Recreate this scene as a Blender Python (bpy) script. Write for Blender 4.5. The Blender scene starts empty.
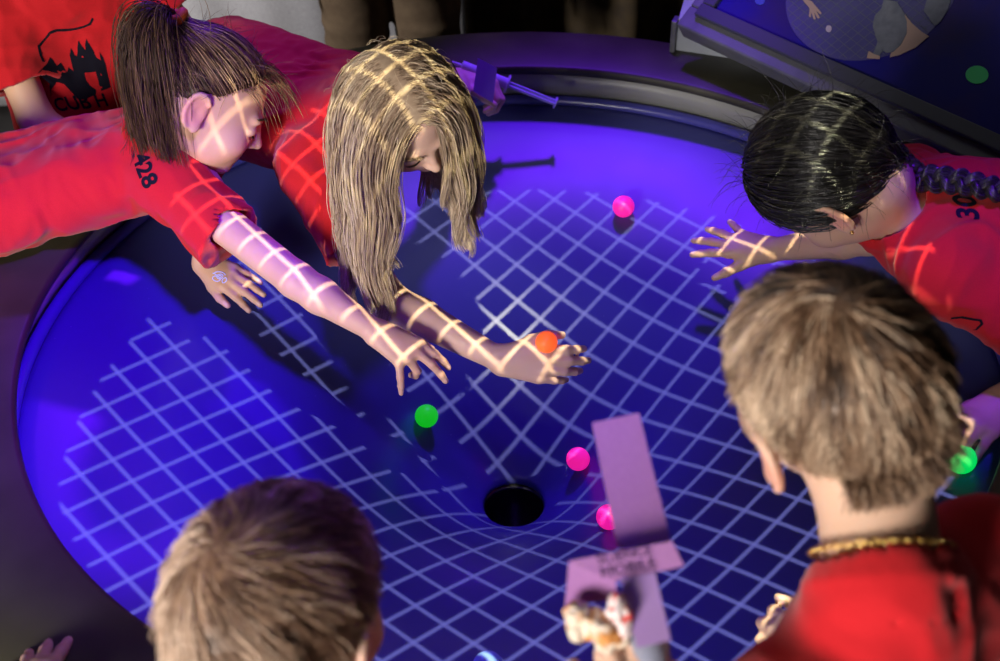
import bpy, math, random
import numpy as np
from mathutils import Vector, Matrix
from mathutils.bvhtree import BVHTree
rng = np.random.default_rng(7)
random.seed(7)
COL = bpy.context.scene.collection
RT = 0.78                      # radius of the round opening in the table, metres
ZR = 0.107                     # height of the table top above the well's edge
FLOOR = -0.62                  # everything is modelled from the well's edge (z = 0) and lifted at the end

# ------------------------------------------------------------------ camera maths
CD, CH, CP, CR, CY, CF = 1.85634*RT, 1.61696*RT, 0.70805, -0.03094, -0.01132, 1129.76
CC = np.array([0, -CD, CH])
_cy, _sy = math.cos(CY), math.sin(CY)
FW = np.array([_sy*math.cos(CP), _cy*math.cos(CP), -math.sin(CP)])
_r = np.array([_cy, -_sy, 0.0]); _u = np.cross(_r, FW)
RX = _r*math.cos(CR)+_u*math.sin(CR); UP = -_r*math.sin(CR)+_u*math.cos(CR)
def ray(px, py): return FW+RX*(px-500)/CF-UP*(py-330.5)/CF
def A(px, py, z):
    d = ray(px, py); return CC+d*(z-CC[2])/d[2]
def AW(px, py, w): return CC+ray(px, py)*w
def AY(px, py, y):
    d = ray(px, py); return CC+d*(y-CC[1])/d[1]
V3 = lambda *a: np.array(a, float)
def nrm(v):
    v = np.asarray(v, float); return v/max(1e-9, np.linalg.norm(v))
def lerp(a, b, t): return a+(b-a)*t
def sstep(a, b, x):
    t = np.clip((x-a)/(b-a), 0, 1); return t*t*(3-2*t)

# ------------------------------------------------------------------ materials
MATS = {}
def mat(name, col, rough=0.6, spec=0.5, metal=0.0, emit=None, estr=0.0, noise=None, bump=None, coat=0.0, alpha=None, trans=0.0, sheen=0.0, attr=None, sss=0.0):
    if name in MATS: return MATS[name]
    m = bpy.data.materials.new(name); m.use_nodes = True
    nt = m.node_tree; N = nt.nodes; Lk = nt.links
    b = N['Principled BSDF']
    b.inputs['Base Color'].default_value = (*col, 1)
    b.inputs['Roughness'].default_value = rough
    b.inputs['Specular IOR Level'].default_value = spec
    b.inputs['Metallic'].default_value = metal
    b.inputs['Coat Weight'].default_value = coat
    b.inputs['Transmission Weight'].default_value = trans
    b.inputs['Sheen Weight'].default_value = sheen
    if sss:
        b.inputs['Subsurface Weight'].default_value = sss
        b.inputs['Subsurface Radius'].default_value = (0.012, 0.005, 0.003)
        b.inputs['Subsurface Scale'].default_value = 0.5
    if alpha is not None: b.inputs['Alpha'].default_value = alpha
    if emit:
        b.inputs['Emission Color'].default_value = (*emit, 1); b.inputs['Emission Strength'].default_value = estr
    tc = None
    if noise or bump:
        tc = N.new('ShaderNodeTexCoord')
    src = None
    if attr:
        a = N.new('ShaderNodeAttribute'); a.attribute_name = attr
        src = a.outputs['Color']; Lk.new(src, b.inputs['Base Color'])
    if noise:                                   # (scale, second colour, low, high)
        sc, c2, lo, hi = noise
        nz = N.new('ShaderNodeTexNoise'); nz.inputs['Scale'].default_value = sc; nz.inputs['Detail'].default_value = 5
        Lk.new(tc.outputs['Object'], nz.inputs['Vector'])
        rp = N.new('ShaderNodeValToRGB'); rp.color_ramp.elements[0].position = lo; rp.color_ramp.elements[1].position = hi
        rp.color_ramp.elements[0].color = (*col, 1); rp.color_ramp.elements[1].color = (*c2, 1)
        Lk.new(nz.outputs['Fac'], rp.inputs['Fac'])
        if src is not None:
            mx = N.new('ShaderNodeMix'); mx.data_type = 'RGBA'; mx.blend_type = 'MULTIPLY'; mx.inputs[0].default_value = 1
            Lk.new(src, mx.inputs[6]); Lk.new(rp.outputs['Color'], mx.inputs[7]); Lk.new(mx.outputs[2], b.inputs['Base Color'])
        else: Lk.new(rp.outputs['Color'], b.inputs['Base Color'])
    if bump:                                    # (scale, strength, distance)
        nb = N.new('ShaderNodeTexNoise'); nb.inputs['Scale'].default_value = bump[0]; nb.inputs['Detail'].default_value = 4
        Lk.new(tc.outputs['Object'], nb.inputs['Vector'])
        bp = N.new('ShaderNodeBump'); bp.inputs['Strength'].default_value = bump[1]; bp.inputs['Distance'].default_value = bump[2]
        Lk.new(nb.outputs['Fac'], bp.inputs['Height']); Lk.new(bp.outputs['Normal'], b.inputs['Normal'])
    MATS[name] = m
    return m
def hair_mat(name, stops, rough=0.42, spec=0.45):
    if name in MATS: return MATS[name]
    m = mat(name, stops[0][1], rough, spec)
    N = m.node_tree.nodes; Lk = m.node_tree.links; b = N['Principled BSDF']
    a = N.new('ShaderNodeAttribute'); a.attribute_name = 'tint'
    rp = N.new('ShaderNodeValToRGB'); cr = rp.color_ramp
    while len(cr.elements) < len(stops): cr.elements.new(0.5)
    for e, (p, c) in zip(cr.elements, stops): e.position = p; e.color = (*c, 1)
    Lk.new(a.outputs['Fac'], rp.inputs['Fac']); Lk.new(rp.outputs['Color'], b.inputs['Base Color'])
    return m

# ------------------------------------------------------------------ objects
def link(o, parent=None):
    COL.objects.link(o)
    if parent is not None: o.parent = parent
    return o
def tag(o, label=None, cat=None, group=None, kind=None):
    if label: o['label'] = label
    if cat: o['category'] = cat
    if group: o['group'] = group
    if kind: o['kind'] = kind
    return o
def empty(name, loc, label, cat, group=None):
    o = bpy.data.objects.new(name, None); o.empty_display_size = 0.05
    o.location = Vector(loc); link(o); return tag(o, label, cat, group)
def mesh_np(name, V, F, m, parent=None, smooth=True, base=None, attrs=None):
    """V (n,3) in scene coordinates, F (k,3|4); parent is an Empty at `base`."""
    me = bpy.data.meshes.new(name)
    V = np.asarray(V, np.float32)
    org = np.zeros(3) if parent is None else chain_loc(parent)
    if base is not None and parent is None: org = np.asarray(base, float)
    me.vertices.add(len(V)); me.vertices.foreach_set('co', (V-org.astype(np.float32)).ravel())
    F = np.asarray(F, np.int32); k = F.shape[1]
    me.loops.add(F.size); me.loops.foreach_set('vertex_index', F.ravel())
    me.polygons.add(len(F)); me.polygons.foreach_set('loop_start', np.arange(0, F.size, k, dtype=np.int32))
    me.polygons.foreach_set('loop_total', np.full(len(F), k, np.int32))
    if smooth: me.polygons.foreach_set('use_smooth', np.ones(len(F), bool))
    me.update(calc_edges=True)
    for an, (ty, dat) in (attrs or {}).items():
        at = me.attributes.new(an, ty, 'POINT')
        if ty == 'FLOAT': at.data.foreach_set('value', np.asarray(dat, np.float32).ravel())
        else: at.data.foreach_set('color', np.asarray(dat, np.float32).ravel())
    me.materials.append(m)
    o = bpy.data.objects.new(name, me); link(o, parent)
    if parent is None: o.location = Vector(org)
    return o
def chain_loc(o):
    p = np.zeros(3)
    while o is not None:
        p = p+np.array(o.location); o = o.parent
    return p
class MB:
    """collects plain polygons for one mesh object"""
    def __init__(s): s.v = []; s.f = []
    def add(s, vs, fs):
        n = len(s.v); s.v += [tuple(map(float, q)) for q in vs]; s.f += [tuple(i+n for i in f) for f in fs]
    def hexa(s, p):        # eight corners: bottom ring 0-3, top ring 4-7
        s.add(p, [(3, 2, 1, 0), (4, 5, 6, 7), (0, 1, 5, 4), (1, 2, 6, 5), (2, 3, 7, 6), (3, 0, 4, 7)])
    def obox(s, c, ax, ay, az, sx, sy, sz):
        c = np.asarray(c); P = []
        for k in (-1, 1):
            for i, j in ((-1, -1), (1, -1), (1, 1), (-1, 1)):
                P.append(c+ax*i*sx/2+ay*j*sy/2+az*k*sz/2)
        s.hexa(P)
    def tube(s, pts, rad, n=10, cap=True):
        pts = [np.asarray(p, float) for p in pts]; m = len(pts)
        if np.isscalar(rad): rad = [rad]*m
        t0 = nrm(pts[1]-pts[0]); a = nrm(np.cross(t0, (0.31, 0.52, 0.79))); vs = []
        for i in range(m):
            t = nrm(pts[min(i+1, m-1)]-pts[max(i-1, 0)]); a = nrm(a-t*(a@t)); b = np.cross(t, a)
            for k in range(n):
                w = 2*math.pi*k/n; vs.append(pts[i]+rad[i]*(a*math.cos(w)+b*math.sin(w)))
        fs = [(i*n+k, i*n+(k+1) % n, (i+1)*n+(k+1) % n, (i+1)*n+k) for i in range(m-1) for k in range(n)]
        if cap: fs += [tuple(range(n-1, -1, -1)), tuple(range((m-1)*n, m*n))]
        s.add(vs, fs)
    def lathe(s, prof, n=128, c=(0, 0, 0), close=False):
        m = len(prof); vs = []
        for i in range(n):
            w = 2*math.pi*i/n
            for r, z in prof: vs.append((c[0]+r*math.cos(w), c[1]+r*math.sin(w), c[2]+z))
        fs = []
        for i in range(n):
            j = (i+1) % n
            for k in range(m if close else m-1):
                q = (k+1) % m; fs.append((i*m+k, j*m+k, j*m+q, i*m+q))
        s.add(vs, fs)
    def build(s, name, m, parent=None, smooth=False, base=None, bevel=0.0, sub=0):
        me = bpy.data.meshes.new(name)
        org = chain_loc(parent) if parent is not None else (np.asarray(base, float) if base is not None else np.zeros(3))
        me.from_pydata([tuple(np.asarray(q)-org) for q in s.v], [], s.f)
        if smooth:
            for p in me.polygons: p.use_smooth = True
        me.materials.append(m); me.update()
        o = bpy.data.objects.new(name, me); link(o, parent)
        if parent is None: o.location = Vector(org)
        if bevel:
            b = o.modifiers.new('bevel', 'BEVEL'); b.width = bevel; b.segments = 2; b.limit_method = 'ANGLE'
        if sub:
            b = o.modifiers.new('sub', 'SUBSURF'); b.levels = sub; b.render_levels = sub
        return o

# ------------------------------------------------------------------ value noise
_LAT = rng.random((32, 32, 32)).astype(np.float32)
def vnoise(p):
    p = np.asarray(p, np.float32); i = np.floor(p).astype(np.int32); f = p-i; f = f*f*(3-2*f)
    i0 = i & 31; i1 = (i+1) & 31
    x0, y0, z0 = i0.T; x1, y1, z1 = i1.T; fx, fy, fz = f.T
    c = lambda a, b, d: _LAT[a, b, d]
    a = c(x0, y0, z0)*(1-fx)+c(x1, y0, z0)*fx; b = c(x0, y1, z0)*(1-fx)+c(x1, y1, z0)*fx
    d = c(x0, y0, z1)*(1-fx)+c(x1, y0, z1)*fx; e = c(x0, y1, z1)*(1-fx)+c(x1, y1, z1)*fx
    return (a*(1-fy)+b*fy)*(1-fz)+(d*(1-fy)+e*fy)*fz

# ------------------------------------------------------------------ signed distance fields, meshed as one continuous skin
class Field:
    def __init__(s, lo, hi, h):
        s.lo = np.asarray(lo, np.float32); s.h = h
        s.n = np.ceil((np.asarray(hi)-s.lo)/h).astype(int)+1
        s.D = np.full(tuple(s.n), 0.5, np.float32)
    def sl(s, blo, bhi, pad):
        a = np.clip(np.floor((np.asarray(blo)-pad-s.lo)/s.h).astype(int), 0, s.n-1)
        b = np.clip(np.ceil((np.asarray(bhi)+pad-s.lo)/s.h).astype(int)+1, 1, s.n)
        if np.any(b <= a): return None
        g = [np.arange(a[i], b[i], dtype=np.float32)*s.h+s.lo[i] for i in range(3)]
        return (slice(a[0], b[0]), slice(a[1], b[1]), slice(a[2], b[2])), g[0][:, None, None], g[1][None, :, None], g[2][None, None, :]
    def comb(s, sl, d, k, op):
        D = s.D[sl]
        if op == 'u':
            if k > 0:
                hh = np.maximum(k-np.abs(D-d), 0); s.D[sl] = np.minimum(D, d)-hh*hh*(0.25/k)
            else: s.D[sl] = np.minimum(D, d)
        elif op == 's':
            d = -d
            if k > 0:
                hh = np.maximum(k-np.abs(D-d), 0); s.D[sl] = np.maximum(D, d)+hh*hh*(0.25/k)
            else: s.D[sl] = np.maximum(D, d)
    def cone(s, a, b, ra, rb, k=0.01, op='u', cut=None):
        a = np.asarray(a, np.float32); b = np.asarray(b, np.float32); rm = max(ra, rb)
        q = s.sl(np.minimum(a, b)-rm, np.maximum(a, b)+rm, k+4*s.h)
        if q is None: return
        sl, X, Y, Z = q; d = b-a; L2 = float(d@d)+1e-12
        X = X-a[0]; Y = Y-a[1]; Z = Z-a[2]
        t = (X*d[0]+Y*d[1]+Z*d[2])/L2; tc = np.clip(t, 0, 1)
        r = np.sqrt((X-tc*d[0])**2+(Y-tc*d[1])**2+(Z-tc*d[2])**2)-(ra+(rb-ra)*tc)
        if cut:                                   # flat ends
            L = math.sqrt(L2)
            if 'b' in cut: r = np.maximum(r, (t-1)*L)
            if 'a' in cut: r = np.maximum(r, -t*L)
        s.comb(sl, r.astype(np.float32), k, op)
    def path(s, pts, rad, k=0.01, op='u'):
        for i in range(len(pts)-1): s.cone(pts[i], pts[i+1], rad[i], rad[i+1], k, op)
    def ell(s, c, rad, M=None, k=0.01, op='u'):
        c = np.asarray(c, np.float32); rad = np.asarray(rad, np.float32)
        M = np.eye(3) if M is None else M
        ext = np.sqrt(((np.asarray(M)*rad)**2).sum(1))
        q = s.sl(c-ext, c+ext, k+4*s.h)
        if q is None: return
        sl, X, Y, Z = q; X = X-c[0]; Y = Y-c[1]; Z = Z-c[2]
        k0 = 0; k1 = 0
        for i in range(3):
            l = X*M[0][i]+Y*M[1][i]+Z*M[2][i]
            k0 = k0+(l/rad[i])**2; k1 = k1+(l/rad[i]**2)**2
        k0 = np.sqrt(k0); d = k0*(k0-1)/np.maximum(np.sqrt(k1), 1e-6)
        s.comb(sl, np.asarray(d, np.float32), k, op)
    def plane_cut(s, p, nv, blo=None, bhi=None):   # removes the side nv points to
        q = s.sl(s.lo if blo is None else blo, s.lo+s.n*s.h if bhi is None else bhi, 0)
        if q is None: return
        sl, X, Y, Z = q
        d = (X-p[0])*nv[0]+(Y-p[1])*nv[1]+(Z-p[2])*nv[2]
        s.D[sl] = np.maximum(s.D[sl], d.astype(np.float32))
    def displace(s, fn, band=0.02):
        idx = np.argwhere(np.abs(s.D) < band)
        P = idx*s.h+s.lo
        s.D[tuple(idx.T)] += fn(P.astype(np.float32)).astype(np.float32)
    def mesh(s, smooth=1):
        D = s.D; S = D < 0
        n0, n1, n2 = (np.array(D.shape)-1)
        cnt = np.zeros((n0, n1, n2), np.uint8)
        cor = [(i, j, k) for i in (0, 1) for j in (0, 1) for k in (0, 1)]
        for i, j, k in cor: cnt += S[i:i+n0, j:j+n1, k:k+n2]
        act = (cnt > 0) & (cnt < 8)
        ijk = np.argwhere(act); idx = np.full(act.shape, -1, np.int32); idx[act] = np.arange(len(ijk))
        vals = {c: D[ijk[:, 0]+c[0], ijk[:, 1]+c[1], ijk[:, 2]+c[2]] for c in cor}
        acc = np.zeros((len(ijk), 3), np.float32); num = np.zeros(len(ijk), np.float32)
        for c in cor:
            for ax in range(3):
                if c[ax] == 1: continue
                e = list(c); e[ax] = 1; e = tuple(e)
                v0, v1 = vals[c], vals[e]; m = (v0 < 0) != (v1 < 0)
                t = np.where(m, v0/np.where(m, v0-v1, 1), 0)
                p = np.tile(np.array(c, np.float32), (len(ijk), 1)); p[:, ax] += t
                acc += p*m[:, None]; num += m
        V = s.lo+s.h*(ijk+acc/np.maximum(num, 1)[:, None])
        F = []
        for ax in range(3):
            o1, o2 = [(1, 2), (2, 0), (0, 1)][ax]
            a = [slice(1, -1)]*3; a[ax] = slice(0, -1); b = list(a); b[ax] = slice(1, None)
            a = tuple(a); b = tuple(b)
            ch = S[a] != S[b]; e = np.argwhere(ch)
            if not len(e): continue
            flip = S[a][ch]
            off = np.ones(3, int); off[ax] = 0; e = e+off
            def g(d1, d2):
                q = e.copy(); q[:, o1] -= d1; q[:, o2] -= d2; return idx[q[:, 0], q[:, 1], q[:, 2]]
            Q = np.stack([g(1, 1), g(0, 1), g(0, 0), g(1, 0)], 1)
            Q[~flip] = Q[~flip][:, ::-1]; F.append(Q)
        F = np.concatenate(F)
        V = V.astype(np.float32)
        for _ in range(smooth):
            e = np.concatenate([F[:, [0, 1]], F[:, [1, 2]], F[:, [2, 3]], F[:, [3, 0]]])
            n = len(V); w = np.bincount(e[:, 0], minlength=n)
            M = np.stack([np.bincount(e[:, 0], weights=V[e[:, 1], i], minlength=n) for i in range(3)], 1)/np.maximum(w, 1)[:, None]
            V = (0.5*V+0.5*M).astype(np.float32)
        return V, F

# ------------------------------------------------------------------ hair
def strands(P, rad, tint, taper=0.25, nside=3):
    """P (N,M,3) paths -> verts, quads, tint attribute"""
    N, M, _ = P.shape
    T = np.gradient(P, axis=1); T /= np.maximum(np.linalg.norm(T, axis=2, keepdims=True), 1e-9)
    ref = nrm(V3(0.37, 0.61, 0.29))+rng.normal(0, 0.3, (N, 1, 3))
    U = np.cross(T, np.broadcast_to(ref, T.shape)); U /= np.maximum(np.linalg.norm(U, axis=2, keepdims=True), 1e-9)
    W = np.cross(T, U)
    t = np.linspace(0, 1, M)[None, :]
    R = (np.asarray(rad).reshape(-1, 1) if np.ndim(rad) else rad)*(1-(1-taper)*t**2)
    R = np.broadcast_to(R, (N, M))[..., None]
    vs = np.stack([P+R*(U*math.cos(2*math.pi*k/nside)+W*math.sin(2*math.pi*k/nside)) for k in range(nside)], 2)
    V = vs.reshape(-1, 3)
    b = (np.arange(N)[:, None]*M+np.arange(M-1)[None, :]).reshape(-1)*nside
    F = np.concatenate([np.stack([b+k, b+(k+1) % nside, b+nside+(k+1) % nside, b+nside+k], 1) for k in range(nside)])
    tint = np.asarray(tint)
    if tint.ndim == 1: tint = np.repeat(tint[:, None], M, 1)
    return V, F, np.repeat(tint.reshape(-1), nside)
def join_np(parts):
    Vs, Fs, Ts, n = [], [], [], 0
    for V, F, T in parts:
        Vs.append(V); Fs.append(F+n); Ts.append(T); n += len(V)
    return np.concatenate(Vs), np.concatenate(Fs), np.concatenate(Ts)
class Collide:
    def __init__(s): s.e = []; s.c = []; s.z = None
    def ell(s, c, rad, M): s.e.append((np.asarray(c), np.asarray(rad), np.asarray(M)))
    def cap(s, a, b, r): s.c.append((np.asarray(a), np.asarray(b), r))
    def push(s, p):
        for c, rad, M in s.e:
            q = ((p-c)@M)/rad; l = np.linalg.norm(q, axis=1, keepdims=True)
            p = np.where(l < 1, c+(q/np.maximum(l, 1e-6)*rad)@M.T, p)
        for a, b, r in s.c:
            d = b-a; t = np.clip(((p-a)@d)/(d@d), 0, 1)[:, None]; q = a+t*d; w = p-q; l = np.linalg.norm(w, axis=1, keepdims=True)
            p = np.where(l < r, q+w/np.maximum(l, 1e-6)*r, p)
        if s.z is not None: p[:, 2] = np.maximum(p[:, 2], s.z)
        return p
def fall(root, d0, L, M, col, grav=0.12, wob=0.0, gdir=(0, 0, -1)):
    p = root.copy(); d = d0/np.linalg.norm(d0, axis=1, keepdims=True); out = [p.copy()]
    st = (np.asarray(L)/(M-1)).reshape(-1, 1) if np.ndim(L) else L/(M-1); g = np.asarray(gdir, float)
    for i in range(M-1):
        d = d+grav*g+rng.normal(0, wob, d.shape) if wob else d+grav*g
        d /= np.linalg.norm(d, axis=1, keepdims=True)
        q = col.push(p+d*st); d = q-p; d /= np.maximum(np.linalg.norm(d, axis=1, keepdims=True), 1e-9)
        p = q; out.append(p.copy())
    return np.stack(out, 1)
def clump(P, k, amt, wave=0.0, freq=40.0, power=1.2):
    """pull the strands towards k shared guides so they hang in locks"""
    N, M, _ = P.shape
    g = rng.choice(N, min(k, N), replace=False)
    feat = np.concatenate([P[:, 0], P[:, M//2]], 1)
    own = np.argmin(((feat[:, None, :]-feat[None, g, :])**2).sum(2), 1)
    t = np.linspace(0, 1, M)[None, :, None]**power
    G = P[g][own]
    Q = P+(G-P)*t*amt
    if wave:
        ph = rng.random((len(g), 2))[own]*6.28; fr = (freq*(0.7+0.6*rng.random(len(g))))[own]
        s = np.concatenate([np.zeros((N, 1)), np.cumsum(np.linalg.norm(np.diff(P, axis=1), axis=2), 1)], 1)
        T = np.gradient(P, axis=1); T /= np.maximum(np.linalg.norm(T, axis=2, keepdims=True), 1e-9)
        U = np.cross(T, np.broadcast_to(V3(0.1, 0.9, 0.2), T.shape)); W = np.cross(T, U)
        Q = Q+wave*t*(U*np.sin(s*fr[:, None]+ph[:, :1])[..., None]+W*np.cos(s*fr[:, None]*0.8+ph[:, 1:])[..., None])
    return Q, own
# ------------------------------------------------------------------ people
def frame3(x=None, y=None, z=None):
    """columns: person's right, forward, up; the first two given axes rule"""
    if y is not None and z is not None:
        y = nrm(y); z = nrm(z-y*(z@y)); x = np.cross(y, z)
    elif x is not None and y is not None:
        x = nrm(x); y = nrm(y-x*(x@y)); z = np.cross(x, y)
    else:
        z = nrm(z); x = nrm(x-z*(x@z)); y = np.cross(z, x)
    return np.stack([x, y, z], 1)
CRAN_C = V3(0, -0.012, 0.028); CRAN_R = V3(0.072, 0.092, 0.083)
def head_sdf(F, o, M, s, spots, lips=(0.50, 0.17, 0.15), flare=0.010):
    P = lambda x, y, z: o+M@(V3(x, y, z)*s)
    E = lambda c, r, k, op='u', MM=None: F.ell(P(*c), V3(*r)*s, M if MM is None else MM, k*s, op)
    Cn = lambda a, b, ra, rb, k: F.cone(P(*a), P(*b), ra*s, rb*s, k*s)
    E(CRAN_C, CRAN_R, 0.0)
    E((0, 0.030, -0.020), (0.058, 0.060, 0.072), 0.02)
    E((0, -0.030, -0.020), (0.054, 0.054, 0.062), 0.04)
    E((0, 0.036, -0.058), (0.047, 0.044, 0.038), 0.02)
    E((0, 0.073, -0.083), (0.017, 0.014, 0.014), 0.02)
    for q in (-1, 1):
        E((q*0.034, 0.056, -0.030), (0.028, 0.027, 0.027), 0.02)
        E((q*0.026, 0.076, 0.022), (0.020, 0.011, 0.008), 0.014)
    for q in (-1, 1):
        E((q*0.031, 0.093, 0.003), (0.016, 0.013, 0.012), 0.012, 's')
        E((q*0.031, 0.0745, 0.003), (0.0165, 0.0120, 0.0115), 0.003)
    Cn((0, 0.082, 0.014), (0, 0.101, -0.020), 0.0068, 0.0085, 0.010)
    E((0, 0.103, -0.022), (0.0095, 0.0090, 0.0080), 0.006)
    for q in (-1, 1): E((q*0.0105, 0.093, -0.026), (0.0065, 0.0080, 0.0065), 0.005)
    E((0, 0.070, -0.052), (0.026, 0.017, 0.022), 0.012)
    E((0, 0.0825, -0.0485), (0.0190, 0.0090, 0.0052), 0.004)
    E((0, 0.0815, -0.0580), (0.0160, 0.0085, 0.0060), 0.004)
    spots.append((P(0, 0.090, -0.049), 0.012*s, lips, 0.9)); spots.append((P(0.010, 0.087, -0.052), 0.009*s, lips, 0.9)); spots.append((P(-0.010, 0.087, -0.052), 0.009*s, lips, 0.9)); spots.append((P(0, 0.088, -0.059), 0.010*s, lips, 0.9))
    for q in (-1, 1):
        spots.append((P(q*0.042, 0.075, -0.030), 0.030*s, (0.70, 0.30, 0.22), 0.45))
        # the ear, leaning out from the skull at its back edge
        ex = nrm(M[:, 0]*q*0.25-M[:, 1]*1.0); en = nrm(M[:, 0]*q*1.0+M[:, 1]*0.30); ez = M[:, 2]
        ez = nrm(ez-M[:, 1]*0.18); ex = nrm(ex-ez*(ex@ez)); en = np.cross(ex, ez); en = en*np.sign(en@(M[:, 0]*q))
        Me = np.stack([ex, en, ez], 1); c = P(q*0.0735, -0.020, -0.004)+en*flare*0.5*s
        F.ell(c, V3(0.0185, 0.0055, 0.030)*s, Me, 0.006*s)
        F.ell(c-ez*0.026*s-ex*0.006*s, V3(0.009, 0.006, 0.011)*s, Me, 0.006*s)
        arc = [c+(ex*0.0185*math.cos(a)+ez*0.030*math.sin(a)+en*0.0035)*s for a in np.linspace(2.6, -1.1, 10)]
        F.path(arc, [0.0042*s]*10, 0.003*s)
        F.ell(c+(en*0.0085-ex*0.003)*s, V3(0.0100, 0.0065, 0.0155)*s, Me, 0.003*s, 's')
        spots.append((c+en*0.004*s, 0.032*s, (0.72, 0.26, 0.20), 0.55))
def hand_sdf(F, w, y, z, side, curl, spread=(0.16, 0.04, -0.07, -0.20), thumb=((0.75, 0.65, -0.25), 0.25, 0.3), s=1.0, spots=None, fk=0.0035, fr=1.0):
    """w wrist, y towards the fingers, z back of the hand, side +1 left hand / -1 right hand"""
    y = nrm(y); z = nrm(z-y*(z@y)); x = np.cross(y, z)*side       # x points to the thumb side
    L = lambda a, b, c: w+(x*a+y*b+z*c)*s
    kn = [(0.0245, 0.071, 0.001), (0.0085, 0.076, 0.003), (-0.0080, 0.072, 0.002), (-0.0235, 0.064, -0.001)]
    for i, k in enumerate(kn):
        F.cone(L(k[0]*0.55, 0.004, 0), L(*k), 0.0125*s, (0.0105 if i < 3 else 0.0095)*s, 0.012*s)
    F.cone(L(0, 0, 0), L(0.004, 0.040, -0.004), 0.017*s, 0.015*s, 0.012*s)
    ln = [(0.034, 0.021, 0.017), (0.037, 0.024, 0.018), (0.034, 0.022, 0.018), (0.027, 0.017, 0.015)]
    tips = []
    for i in range(4):
        p = L(*kn[i]); a = 0.0; sp = spread[i]; r = [0.0088, 0.0078, 0.0070, 0.0060]
        if i == 3: r = [q*0.88 for q in r]
        r = [q*fr for q in r]
        for j in range(3):
            a += curl[i][j]
            d = (y*math.cos(sp)+x*math.sin(sp))*math.cos(a)-z*math.sin(a)
            q = p+d*ln[i][j]*s
            F.cone(p, q, r[j]*s, r[j+1]*s, (fk if j else 0.006)*s); p = q
        nz = np.cross(x, d)*side; nz = nz if nz@(z*math.cos(a)+y*math.sin(a)) > 0 else -nz
        tips.append(p)
        if spots is not None:
            spots.append((p-d*0.004*s+nz*0.0065*s, 0.0068*s, (0.80, 0.50, 0.45), 0.85))
            spots.append((p-d*(ln[i][2]+ln[i][1])*s+nz*0.008*s, 0.009*s, (0.60, 0.27, 0.20), 0.35))
    td, b1, b2 = thumb
    d = nrm(x*td[0]+y*td[1]+z*td[2]); p = L(0.013, 0.018, -0.006)
    for j, (l, ra, rb) in enumerate(((0.036, 0.0130, 0.0105), (0.029, 0.0100, 0.0088), (0.023, 0.0086, 0.0066))):
        if j: d = nrm(d+(-x*0.8+y*0.5)*(b1 if j == 1 else b2))
        q = p+d*l*s; F.cone(p, q, ra*s, rb*s, (0.012 if j == 0 else 0.004)*s); p = q
    tips.append(p)
    if spots is not None: spots.append((p-d*0.004*s+z*0.006*s, 0.008*s, (0.80, 0.50, 0.45), 0.8))
    return tips
FLAT = [(0.10, 0.12, 0.08)]*4
def skin_colors(V, base, spots):
    C = np.tile(np.array([*base, 1.0], np.float32), (len(V), 1))
    n = vnoise(V*28.0)-0.5; C[:, :3] *= (1+0.10*n)[:, None]
    for p, r, c, a in spots:
        lo = p-r; hi = p+r
        m = np.where(np.all((V > lo) & (V < hi), 1))[0]
        if not len(m): continue
        w = a*(1-sstep(0.55, 1.0, np.linalg.norm(V[m]-p, axis=1)/r))[:, None]
        C[m, :3] = C[m, :3]*(1-w)+np.array(c)*w
    return C
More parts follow.
